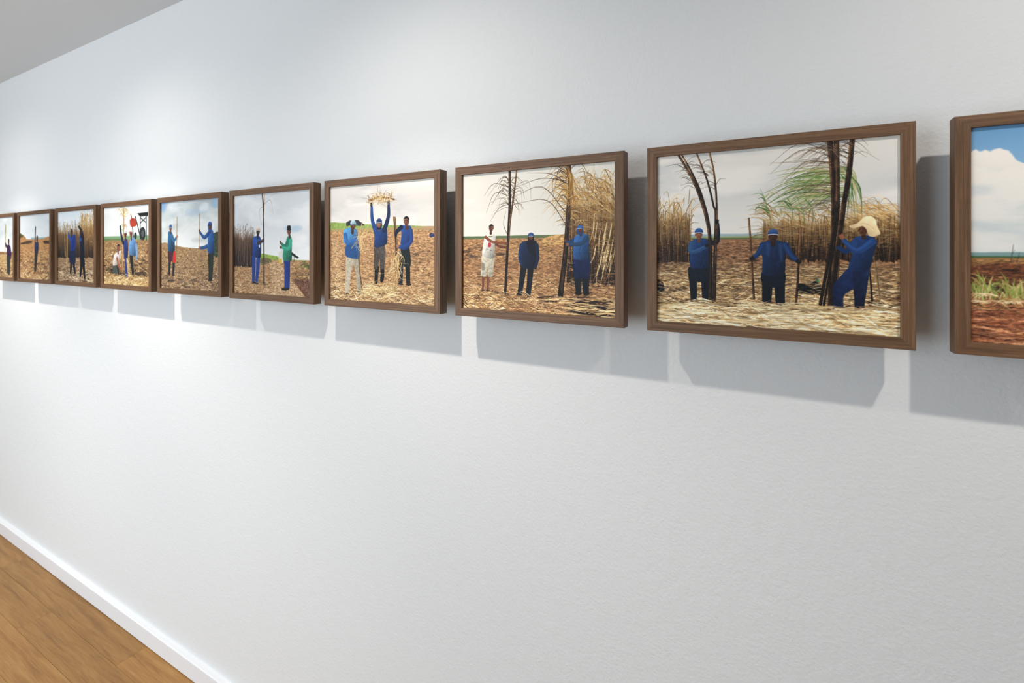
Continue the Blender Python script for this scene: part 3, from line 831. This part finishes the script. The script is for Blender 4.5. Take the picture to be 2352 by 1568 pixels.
def paint_green_shirt_road():
    c = Canvas(600, 55)
    c.sky('#c6cace', '#c9ccd0', '#d8dadb', '#aab0b6', '#e2e2e2', 520, .5, 420, 170)
    c.puff(800, 300, 110, 30, '#93b4d0', .6)
    c.puff(850, 400, 110, 60, '#e4e2e0', .7)
    c.poly([(370, 505), (500, 515), (620, 530), (800, 552), (1010, 560), (1010, 600), (370, 590)], '#8aa050', tex=.2)
    c.band(556, 900, '#a5825f', 14, x0=-50, wob=8); c.poly([(370, 545), (470, 540), (520, 570), (380, 600)], '#6e6648')
    c.straw(0, 1000, 565, 850, 1500, ['#b08c66', '#93714f', '#c7a47b', '#6f543e', '#d8bb94', '#57412f'], 14, 60, 1.2, 4, .35)
    c.poly([(496, 583), (611, 581), (690, 650), (800, 751), (930, 850), (540, 856), (520, 700)], '#b59676', .8, tex=.12)
    c.poly([(745, 680), (800, 650), (1000, 640), (1000, 850), (930, 840), (840, 760)], '#6d4f3f', tex=.25)
    c.straw(745, 1000, 590, 700, 360, ['#b89066', '#94704e', '#d0ab7c', '#5d5a3a'], 20, 50, 1.5, 4, .6)
    c.clumps(880, 1000, 555, 620, 16, ['#4a5632', '#62703e'], (14, 34), (6, 14), .8)
    c.stand(-10, 285, 270, 618, 80, ['#4a382e', '#6b5140', '#2e2420'], ['#8d6b50', '#6f5442', '#a5846a'], ['#1b1718', '#2a2222'], .05, (2, 4), (50, 110), 60, 130)
    for i in range(26):
        x = c.r.uniform(0, 290)
        c.stroke([(x, c.r.uniform(230, 330)), (x + c.r.normal(0, 5), 440), (x, 600)], 2, 5, c.pick(['#57443a', '#3a2e29', '#7d6350']), .8)
    c.grit(555, .27, 13, 4)
    c.straw(0, 520, 600, 800, 420, ['#c7a47b', '#7d5f45', '#dcc09a', '#54402f'], 20, 60, 1.5, 3.6, .4)
    # cart
    c.poly([(606, 494), (664, 468), (668, 580), (612, 582)], '#c9c6be', smooth=False); c.poly([(612, 545), (650, 545), (650, 585), (612, 585)], '#c8a64a', smooth=False)
    c.poly([(770, 490), (862, 534), (840, 542), (772, 516)], '#23282e', smooth=False); c.stroke([(800, 530), (800, 570)], 5, 5, '#40362e', 1, False)
    # left worker in blue
    c.limb([(278, 540), (276, 640), (272, 738)], 54, 36, '#1a4196'); c.limb([(338, 540), (332, 640), (312, 742)], 54, 36, '#1c469e')
    c.ell(276, 752, 26, 9, '#1d2532'); c.ell(318, 756, 26, 9, '#1d2532')
    c.torso([(266, 372), (300, 356), (340, 352), (372, 376), (380, 472), (368, 536), (262, 528), (264, 440)], '#1f4a9c', .25)
    c.cane([(392, -4), (408, 136), (414, 434), (416, 763)], 13, 16, '#211a17', '#97724e', .7); c.cane([(420, -4), (416, 100), (412, 250)], 8, 9, '#3b2c22', '#b0885c', .4)
    c.stroke([(412, 100), (350, 150), (385, 260)], 3, 1, '#5e4a3a', .9); c.stroke([(414, 90), (500, 60), (540, 180)], 3, 1, '#6b5644', .9); c.stroke([(418, 60), (520, 20), (600, 6)], 2, 1, '#8a7866', .8)
    c.limb([(294, 388), (326, 424), (404, 392)], 44, 24, '#2454b0', .15); c.limb([(330, 420), (400, 394)], 24, 20, '#4a3128'); c.hand(408, 388, 14, '#4a3128', -.8)
    c.poly([(346, 430), (362, 430), (362, 452), (346, 452)], '#d8dce4', smooth=False)
    c.head(336, 320, 58, '#4a3028', cap='#cbb9aa', visor='#d8c8ba', look=1)
    # right worker in green shirt and dark hat
    c.limb([(700, 560), (704, 670), (702, 772)], 50, 44, '#1b3f98'); c.limb([(730, 560), (728, 670), (726, 772)], 46, 40, '#1a3a8c')
    c.ell(684, 790, 40, 13, '#26241f'); c.ell(716, 786, 26, 10, '#211f1c')
    c.torso([(700, 400), (720, 366), (756, 352), (774, 394), (772, 480), (768, 560), (666, 556), (664, 480), (690, 430)], '#1f9a78', .25)
    c.limb([(728, 394), (690, 440), (640, 420)], 34, 22, '#168066'); c.limb([(756, 400), (738, 462), (650, 452)], 42, 24, '#22a07e', .2); c.hand(636, 450, 14, '#6d4838', 3); c.hand(632, 412, 13, '#6d4838', -2)
    c.head(738, 326, 58, '#7a5140', hat='#1d2026', look=-1)
    c.straw(0, 560, 740, 850, 260, ['#c4a078', '#d9bc96', '#a07c58', '#7d5f45'], 40, 90, 2, 5, .5, (720, 846))
    return c.finish('print_green_shirt', GAIN[5], blur=1)

def paint_bare_field_pair():
    c = Canvas(540, 66)
    c.sky('#a9b9c4', '#c9ccca', '#dadcda', '#9ea6a6', '#e6e6e2', 440, .5, 520, 170)
    c.puff(20, 20, 90, 80, '#6d9cd2', .8); c.puff(620, 110, 180, 40, '#8fb3d6', .5); c.puff(940, 40, 90, 60, '#7fabd8', .6)
    c.puff(750, 70, 90, 45, '#e2e4e6', .5)
    c.poly([(-5, 402), (110, 418), (110, 430), (-5, 430)], '#5d7044')
    c.poly([(-5, 418), (200, 420), (420, 446), (720, 458), (1000, 458), (1000, 860), (-5, 860)], '#9a7d5c', tex=.15)
    c.poly([(900, 330), (1005, 320), (1005, 520), (900, 520)], '#3c4a38', tex=.35)
    c.straw(0, 1000, 440, 850, 1500, ['#a5876a', '#84694f', '#bfa283', '#5f4c3c', '#3d322b', '#cdb393'], 18, 70, 1.6, 5.5, .35)
    c.clumps(0, 1000, 500, 800, 90, ['#4a3c32', '#35302c', '#6a5644', '#8d7256'], (18, 60), (4, 12), .5)
    c.grit(440, .27, 13, 4)
    # left worker
    c.limb([(158, 560), (152, 640), (146, 714)], 46, 30, '#2a2c2a'); c.limb([(232, 560), (226, 640), (218, 706)], 44, 30, '#282a29')
    c.poly([(128, 476), (252, 480), (262, 540), (250, 590), (196, 584), (136, 590)], '#4d2f38', tex=.1); c.poly([(226, 484), (256, 490), (272, 584), (212, 592)], '#c03830')
    c.ell(146, 724, 30, 10, '#7d5a3a'); c.ell(222, 716, 28, 10, '#3a3029')
    c.torso([(124, 306), (150, 286), (190, 292), (228, 344), (248, 400), (240, 484), (126, 474)], '#27608e', .25)
    c.cane([(290, 150), (286, 330), (280, 520), (276, 700)], 10, 11, '#5d4a36', '#a98d62', .3)
    c.limb([(170, 312), (226, 376), (280, 350)], 44, 26, '#2a6694', .2); c.hand(288, 344, 15, '#a8785c', -.8)
    c.head(172, 262, 56, '#7a5444', cap='#2a5ea8', visor='#c8d4e6', look=1)
    # right worker in a hood
    c.limb([(846, 520), (846, 620), (846, 730)], 56, 42, '#2b332f'); c.limb([(880, 520), (876, 620), (864, 730)], 52, 42, '#2e3732')
    c.ell(850, 748, 38, 12, '#2a2825')
    c.torso([(820, 320), (850, 296), (888, 290), (914, 345), (914, 430), (906, 502), (814, 494), (812, 400)], '#1f62b4', .25)
    c.cane([(676, 130), (672, 300), (668, 480), (664, 690)], 10, 11, '#5d4a36', '#a98d62', .3)
    c.limb([(830, 318), (756, 356), (684, 306)], 42, 26, '#1a4f96', .2); c.hand(676, 296, 15, '#6d4636', -2)
    c.limb([(890, 372), (824, 430), (740, 450), (684, 452)], 44, 26, '#1f5694', .2); c.hand(676, 452, 15, '#9a6a52', 3)
    c.head(846, 258, 60, '#6a4838', cap='#2a56a8', visor='#3a3e46', hood='#2c63c0', look=-1)
    return c.finish('print_bare_field', GAIN[6], blur=1)

def paint_heap_and_machine():
    c = Canvas(460, 77)
    c.sky('#dfe0de', '#dcdedd', '#e2e4e2', '#c6cac9', '#eeeeec', 340, .52, 500, 140, .6)
    c.band(318, 375, '#7d9a74', 10); c.band(345, 375, '#5f7c56', 10, x1=450); c.band(360, 900, '#9a7a56', 16, wob=8)
    c.straw(0, 1000, 372, 740, 1300, ['#c09a6c', '#94704c', '#d9b98a', '#5f4935', '#3f3026', '#e8cfa4'], 40, 110, 3, 7, .7, (360, 760))
    c.clumps(0, 1000, 560, 740, 50, ['#3a2e26', '#2a221e'], (30, 80), (6, 20), .5)
    c.grit(365, .27, 13, 4)
    # loading machine
    c.poly([(738, 84), (960, 80), (960, 120), (800, 122)], '#22262a', smooth=False)
    for x in (800, 925):
        c.stroke([(x, 110), (x, 360)], 16, 16, '#33383a', 1, False)
    c.stroke([(800, 130), (925, 190)], 12, 12, '#2d3234', 1, False); c.stroke([(925, 130), (800, 190)], 12, 12, '#2d3234', 1, False)
    c.poly([(580, 150), (650, 130), (728, 160), (712, 216), (600, 222)], '#b0452f'); c.stroke([(600, 90), (640, 160)], 16, 12, '#7d342a'); c.stroke([(700, 120), (760, 240), (800, 330)], 18, 18, '#2c3134')
    c.ell(850, 300, 60, 70, '#2a2f30', 0, .95); c.ell(850, 300, 30, 36, '#5a6062'); c.stroke([(640, 230), (660, 350)], 20, 16, '#3a4042', 1, False); c.ell(700, 320, 30, 36, '#31383a')
    # tall stalk with leaves
    c.cane([(450, 20), (446, 220), (434, 450), (424, 700)], 26, 30, '#8d6a4a', '#c49a6c', .25)
    c.fronds(448, 70, 12, 200, ['#a89a58', '#c7b070', '#7f8a4c', '#d0a878'], 0, .6, .8, (5, 12)); c.fronds(440, 230, 10, 190, ['#a3856a', '#8aa060', '#c09a78'], -.2, .5, 1.1, (5, 12))
    # people
    c.limb([(500, 560), (506, 660), (510, 762)], 60, 44, '#2a3f8e'); c.torso([(440, 400), (480, 350), (530, 360), (545, 460), (530, 560), (460, 560)], '#2b4390', .2); c.limb([(440, 390), (396, 310), (372, 215)], 46, 34, '#1f2c48'); c.head(486, 300, 72, '#6a4434', cap='#c8cdd6', visor='#e0e2e6')
    c.limb([(610, 540), (630, 640), (650, 735)], 70, 44, '#2a2a2a'); c.torso([(560, 430), (598, 344), (668, 340), (728, 412), (722, 528), (580, 522)], '#5a8cc8', .2); c.limb([(716, 420), (728, 500), (716, 560)], 46, 34, '#6a9ad2'); c.head(606, 296, 74, '#7d4a38', cap='#d8d8d6', visor='#c04a3a', look=-1)
    c.poly([(214, 640), (310, 630), (330, 690), (250, 745), (208, 706)], '#4d5650', tex=.1); c.limb([(318, 660), (330, 720)], 40, 30, '#2b3030')
    c.torso([(236, 520), (320, 488), (396, 476), (372, 540), (310, 625), (210, 640), (206, 590)], '#dcd0c8', .05); c.limb([(300, 560), (330, 640), (390, 668)], 36, 26, '#9a5a48'); c.head(330, 450, 70, '#8a5442', hair='#2a1d18', look=1)
    c.bundle([(520, 560), (540, 640), (560, 720), (580, 780)], 6, 16, 12, '#a5804c', '#d9bb80', .3)
    c.straw(0, 1000, 735, 850, 420, ['#d9b67e', '#e8cd9a', '#c09862', '#a07a4c', '#f4e2b8'], 60, 130, 5, 10, .5, (700, 846))
    return c.finish('print_heap', GAIN[7], blur=1)

def paint_tall_cane_pair():
    c = Canvas(400, 88)
    c.sky('#cdd9e2', '#dde3e6', '#dfe0de', '#c4ced6', '#ecefef', 200, .5, 500, 120, .6)
    c.stand(-20, 1020, 150, 570, 120, ['#5c4432', '#7d5f43', '#3a2b22'], ['#a07a50', '#b9935f', '#8a6840'], ['#241c1a', '#1b1618'], .1, (5, 11), (60, 160), 40, 300)
    c.stand(600, 1020, 60, 560, 60, ['#7d5a3a', '#9c7448'], ['#d0a468', '#c0925a', '#e0bb80'], ['#33251e'], .05, (6, 13), (120, 260), 60, 200)
    c.band(560, 900, '#96785a', 20, wob=10)
    c.straw(0, 1000, 550, 850, 700, ['#b39674', '#8f7358', '#cbb190', '#6a5444', '#4a3c34', '#d8c3a4'], 40, 130, 4, 11, .35)
    c.cane([(180, 170), (196, 330), (210, 540)], 20, 22, '#8d7350', '#b59a70', .2)
    c.limb([(372, 600), (366, 680), (352, 738)], 66, 40, '#20242c'); c.limb([(440, 600), (456, 680), (480, 736)], 66, 40, '#1f232b')
    c.torso([(345, 320), (390, 296), (460, 280), (496, 310), (482, 470), (470, 560), (340, 560), (350, 440)], '#1c3f98', .25); c.poly([(338, 490), (476, 490), (490, 620), (330, 620)], '#1d2c52', tex=.15)
    c.limb([(360, 330), (300, 300), (262, 240)], 44, 30, '#2450b8'); c.head(388, 246, 74, '#5a4038', look=1); c.limb([(470, 320), (480, 400), (440, 460)], 44, 30, '#1c3c98')
    c.cane([(268, 150), (262, 300), (258, 480), (254, 660)], 24, 24, '#9a7c52', '#c4a272', .2)
    c.limb([(650, 600), (640, 690), (620, 768)], 70, 44, '#151b26'); c.limb([(700, 600), (716, 700), (738, 792)], 70, 44, '#131923')
    c.torso([(606, 320), (650, 280), (700, 300), (722, 400), (724, 500), (700, 620), (616, 620), (612, 460)], '#16233f', .3); c.limb([(690, 320), (660, 250), (578, 190)], 48, 30, '#141d30'); c.ell(622, 330, 30, 40, '#2a4ea4'); c.head(628, 256, 74, '#4a352e', look=-1)
    return c.finish('print_tall_cane', GAIN[8], blur=1)

def paint_lone_figure():
    c = Canvas(360, 99)
    c.sky('#ced5d9', '#d6dcdf', '#d8dde0', '#c2cbd0', '#e2e6e8', 310, .5, 500, 120, .6)
    c.band(300, 325, '#8aa5a8', 10, x0=380); c.poly([(-10, 240), (60, 250), (180, 290), (180, 330), (-10, 330)], '#5a5a3a'); c.poly([(100, 270), (200, 300), (200, 320), (100, 320)], '#b08058')
    c.poly([(-10, 320), (200, 318), (480, 325), (760, 318), (1010, 320), (1010, 860), (-10, 860)], '#b08458', tex=.12)
    c.poly([(20, 370), (260, 340), (400, 345), (380, 372), (60, 390)], '#544438'); c.poly([(780, 345), (1010, 350), (1010, 385), (800, 380)], '#4a3c34')
    c.straw(0, 1000, 380, 850, 800, ['#c39a6c', '#a37a52', '#dcba8c', '#7d5f45', '#5d4a3c', '#e6caa0'], 40, 130, 4, 12, .45)
    c.clumps(0, 1000, 400, 780, 40, ['#6d5644', '#4d4036'], (30, 90), (6, 16), .5)
    c.limb([(560, 480), (545, 600), (520, 720)], 80, 46, '#3a3836'); c.torso([(500, 380), (540, 360), (610, 360), (620, 420), (600, 500), (510, 500)], '#2b3f74', .2)
    c.head(574, 320, 70, '#6a4638', hair='#2a1e18', look=-1)
    c.bundle([(520, 170), (508, 320), (506, 520), (500, 752)], 4, 9, 26, '#241e1c', '#6e5644', .8)
    c.limb([(530, 390), (505, 420)], 36, 28, '#28386a')
    return c.finish('print_lone_figure', GAIN[9], blur=1)

def paint_purple_shirt():
    c = Canvas(360, 110)
    c.sky('#bcc4c8', '#c9cfd0', '#e2e5e3', '#aab4b8', '#e9ebe9', 480, .5, 420, 170)
    c.band(488, 530, '#8d6a4c', 10, wob=8); c.band(525, 900, '#b89468', 16, wob=8)
    c.straw(0, 1000, 510, 850, 700, ['#c9a678', '#a8845c', '#e0c496', '#80644a', '#d8bb8c', '#5f4c3c'], 40, 130, 4, 12, .3)
    c.cane([(688, 110), (680, 260), (664, 480), (650, 620)], 34, 30, '#8a7a4e', '#c4b484', .2)
    c.cane([(240, 160), (250, 320), (262, 520), (270, 700)], 30, 30, '#8a7a4e', '#b8a678', .2)
    c.limb([(770, 560), (770, 660), (772, 770)], 90, 60, '#3c4244'); c.limb([(820, 560), (824, 660), (824, 780)], 80, 56, '#343a3c')
    c.torso([(730, 420), (770, 390), (830, 390), (868, 420), (900, 540), (740, 545)], '#4a2a58', .25); c.limb([(750, 420), (706, 404), (680, 370)], 50, 32, '#3f2450')
    c.limb([(858, 430), (890, 520), (880, 580)], 44, 32, '#43264e'); c.head(802, 350, 74, '#6a4434', hair='#3a2a22', look=-1)
    c.limb([(170, 560), (172, 660), (176, 770)], 90, 60, '#353a40'); c.torso([(110, 420), (150, 390), (210, 390), (240, 430), (236, 550), (110, 550)], '#3d5a7a', .25); c.head(176, 350, 74, '#6a4434', cap='#8a8f98', visor='#a8adb4', look=1); c.limb([(220, 420), (258, 400)], 44, 32, '#35506e')
    return c.finish('print_purple_shirt', GAIN[10], blur=1)

def paint_clouds_red_earth():
    c = Canvas(840, 12)
    c.sky('#5a92c6', '#74a4d0', '#c9d0d2', '#6a9cca', '#80acd4', 320, .5, 600, 200, .3)
    n = c.noise(150, 90, 5, .55)
    # great cloud bank
    edge = 105 + (c.noise(120, 900, 4, .55) - .5) * 150 + np.clip((c.xx - 110) / 8, 0, 14) * 2.5 - 40 * np.exp(-((c.xx - 70) / 60) ** 2)
    m = np.clip((c.yy - edge + (n - .5) * 50) / 6, 0, 1)
    t = np.clip((c.yy - 100) / 400, 0, 1)[..., None]
    cl = rgb('#ded5cb') * (1 - t) + rgb('#c4c6c4') * t
    sh = np.clip((c.noise(170, 70, 5, .5) - .5) * 3.2, 0, 1) * np.clip((c.yy - 120) / 120, 0, 1)
    cl = cl * (1 - sh[..., None] * .8) + rgb('#a9b4ba') * sh[..., None] * .8
    c.a[:] = c.a * (1 - m[..., None]) + cl * m[..., None]
    c.band(370, 400, '#aab4b6', 30, a=.5)
    c.puff(60, 450, 150, 34, '#cfccc6', .6); c.puff(420, 430, 260, 40, '#d0cdc7', .5)
    c.band(490, 508, '#6d8f8e', 5, wob=4); c.band(506, 514, '#3c5a3c', 3); c.band(512, 540, '#8d6a44', 4, wob=3)
    c.band(538, 900, '#6a432f', 10, wob=6)
    c.straw(0, 1000, 518, 640, 1300, ['#8a5f40', '#6d4630', '#a67850', '#3f2a22', '#54382a', '#2a1d1a'], 12, 44, 1, 3, .2)
    c.clumps(0, 1000, 545, 640, 60, ['#2a1c18', '#3b2820', '#1f1614'], (20, 60), (3, 9), .7)
    for x, h in ((118, 70), (135, 40), (420, 60), (640, 80), (655, 50), (860, 60)):
        c.stroke([(x, 530), (x + 4, 530 - h * .5), (x + 8, 530 - h)], 3, 1.2, '#4a4444', .8); c.stroke([(x + 5, 530 - h * .5), (x + 12, 530 - h * .7)], 1.5, 1, '#4a4444', .7, False)
    c.band(655, 900, '#8f5c42', 24, wob=14)
    c.straw(0, 1000, 590, 720, 800, ['#8f7a48', '#a88a58', '#74603c', '#b89a66', '#5a4a30'], 16, 50, 1.2, 3.4, .5)
    c.straw(0, 1000, 690, 850, 700, ['#9c6648', '#84533c', '#b37c5a', '#6d422f', '#c08c6a', '#573226'], 30, 110, 2, 6, .12)
    c.clumps(0, 1000, 700, 820, 46, ['#54352a', '#3f2820', '#b98462'], (20, 70), (3, 8), .55)
    c.grit(515, .27, 13, 4)
    for x, y, n in ((40, 668, 30), (62, 640, 22), (120, 666, 26), (150, 660, 26), (260, 668, 24), (330, 655, 26), (470, 672, 30), (560, 660, 24), (650, 670, 28), (790, 665, 26), (880, 672, 30), (960, 660, 24)):
        for i in range(n):
            a = c.r.normal(0, .55); L = c.r.uniform(30, 100)
            x0 = x + c.r.normal(0, 26)
            c.stroke([(x0, y + c.r.normal(0, 8)), (x0 + math.sin(a) * L * .5, y - L * .55), (x0 + math.sin(a) * L * 1.1, y - L * math.cos(a) * .85)], 4, .8, c.pick(['#7d8a44', '#98a05a', '#626f38', '#b5ab74', '#8a8a4c', '#a08a56']), .9, wm=c.r.uniform(3, 7))
        for i in range(8):
            a = c.r.normal(0, .9)
            c.stroke([(x + c.r.normal(0, 14), y + 20), (x + math.sin(a) * 40, y + 12), (x + math.sin(a) * 80, y + c.r.uniform(10, 50))], 5, 1, c.pick(['#d2b48a', '#b59468', '#e0c8a2']), .9)
    return c.finish('print_clouds', GAIN[1], blur=1)

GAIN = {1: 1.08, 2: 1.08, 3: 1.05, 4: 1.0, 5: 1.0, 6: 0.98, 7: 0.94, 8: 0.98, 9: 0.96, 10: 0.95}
PRINTS = [
    (1, 'walnut framed print of white clouds over red earth, cut off by the right edge', paint_clouds_red_earth),
    (2, 'walnut framed print of three field workers, one wearing a wide straw hat', paint_straw_hat_field),
    (3, 'walnut framed print with a man in a white vest beside tall burnt cane', paint_white_vest_field),
    (4, 'walnut framed print whose middle worker in blue raises both arms overhead', paint_raised_arms_field),
    (5, 'walnut framed print of a man in green shirt and dark hat facing one in blue', paint_green_shirt_road),
    (6, 'walnut framed print of two workers in blue, one with a red cloth at the hip', paint_bare_field_pair),
    (7, 'walnut framed print with a crouching person in white and a red machine behind', paint_heap_and_machine),
    (8, 'walnut framed print of two dark figures in front of tall dry cane', paint_tall_cane_pair),
    (9, 'walnut framed print of one figure behind a dark upright pole on bare ground', paint_lone_figure),
    (10, 'walnut framed print with a figure in purple, cut off by the left edge', paint_purple_shirt),
]

# ------------------------------------------------------------------ framed prints
FW, FH, FD, GAP, MW, REC = 0.42645, 0.36670, 0.02764, 0.05149, 0.0195, 0.006
PITCH, S0 = 0.473173, 0.247551
Z_BOT = CAM_H - 0.157693

def rail_mesh(name, L):
    # mitred moulding: local X along the rail, Y depth (0 = front), Z from the outer edge inward
    c, q = 0.0011, 0.0006
    prof = [(FD, 0.0), (c, 0.0), (c * 0.3, c * 0.3), (0.0, c),
            (0.0, MW - q), (q, MW), (REC + 0.004, MW), (REC + 0.004, MW - 0.006), (FD, MW - 0.006)]
    n = len(prof)
    v = [(-(L / 2 - z), yy, z) for (yy, z) in prof] + [((L / 2 - z), yy, z) for (yy, z) in prof]
    f = [(i, (i + 1) % n, n + (i + 1) % n, n + i) for i in range(n)] + [tuple(range(n)), tuple(range(2 * n - 1, n - 1, -1))]
    me = bpy.data.meshes.new(name)
    me.from_pydata(v, [], f)
    bm = bmesh.new(); bm.from_mesh(me)
    bmesh.ops.recalc_face_normals(bm, faces=bm.faces)
    bm.to_mesh(me); bm.free()
    me.materials.append(MAT_WALNUT)
    return me

RAIL_H = rail_mesh('rail', FW)
RAIL_V = rail_mesh('rail', FH)

def print_mesh():
    # thin mounted sheet with the picture on its front
    w, h = FW - 2 * MW + 0.004, FH - 2 * MW + 0.004
    v, f = box_vf(-w / 2, w / 2, 0.0, 0.003, -h / 2, h / 2)
    me = bpy.data.meshes.new('photo_print')
    me.from_pydata(v, [], f)
    bm = bmesh.new(); bm.from_mesh(me)
    bmesh.ops.recalc_face_normals(bm, faces=bm.faces)
    uvl = bm.loops.layers.uv.new('UVMap')
    for fc in bm.faces:
        for lp in fc.loops:
            lp[uvl].uv = (lp.vert.co.x / (FW - 2 * MW) + 0.5, lp.vert.co.z / (FH - 2 * MW) + 0.5)
    bm.to_mesh(me); bm.free()
    return me

def print_material(img):
    m, nt, b = new_mat('photographic_print', 0.55, 0.25)
    t = node(nt, 'ShaderNodeTexImage')
    t.image = img
    t.extension = 'EXTEND'
    t.interpolation = 'Cubic'
    nt.links.new(t.outputs['Color'], b.inputs['Base Color'])
    return m

BOARD_V, BOARD_F = box_vf(-(FW / 2 - 0.010), FW / 2 - 0.010, 0.0, 0.004, -(FH / 2 - 0.010), FH / 2 - 0.010)

def framed_print(k, label, painter):
    cx_ = -(S0 + (k - 2) * PITCH - FW / 2)
    root = bpy.data.objects.new('framed_photograph', None)
    root.empty_display_size = 0.05
    COL.objects.link(root)
    root.location = (cx_, -GAP, Z_BOT)
    tag(root, label, 'picture', 'row of walnut framed photographs on the wall')
    fy = -FD
    for me, loc, rot in ((RAIL_H, (0, fy, FH), (0, math.pi, 0)), (RAIL_H, (0, fy, 0), (0, 0, 0)),
                         (RAIL_V, (-FW / 2, fy, FH / 2), (0, math.pi / 2, 0)), (RAIL_V, (FW / 2, fy, FH / 2), (0, -math.pi / 2, 0))):
        o = bpy.data.objects.new('rail', me)
        o.location = loc
        o.rotation_euler = rot
        o.parent = root
        COL.objects.link(o)
    pm = print_mesh()
    pm.materials.append(print_material(painter()))
    po = bpy.data.objects.new('photo_print', pm)
    po.location = (0, fy + REC, FH / 2)
    po.parent = root
    po['label'] = 'printed colour photograph set back in the frame'
    COL.objects.link(po)
    mesh_obj('backing_board', BOARD_V, BOARD_F, MAT_BOARD, root, (0, -0.006, FH / 2))
    bv, bf = box_vf(-0.145, 0.145, -0.002, GAP, -0.118, 0.118)  # holds the frame off the wall; oversized and dark to block light behind it
    mesh_obj('mounting_block', bv, bf, MAT_BOARD, root, (0, 0, FH / 2))
    return root

for k, label, painter in PRINTS:
    framed_print(k, label, painter)
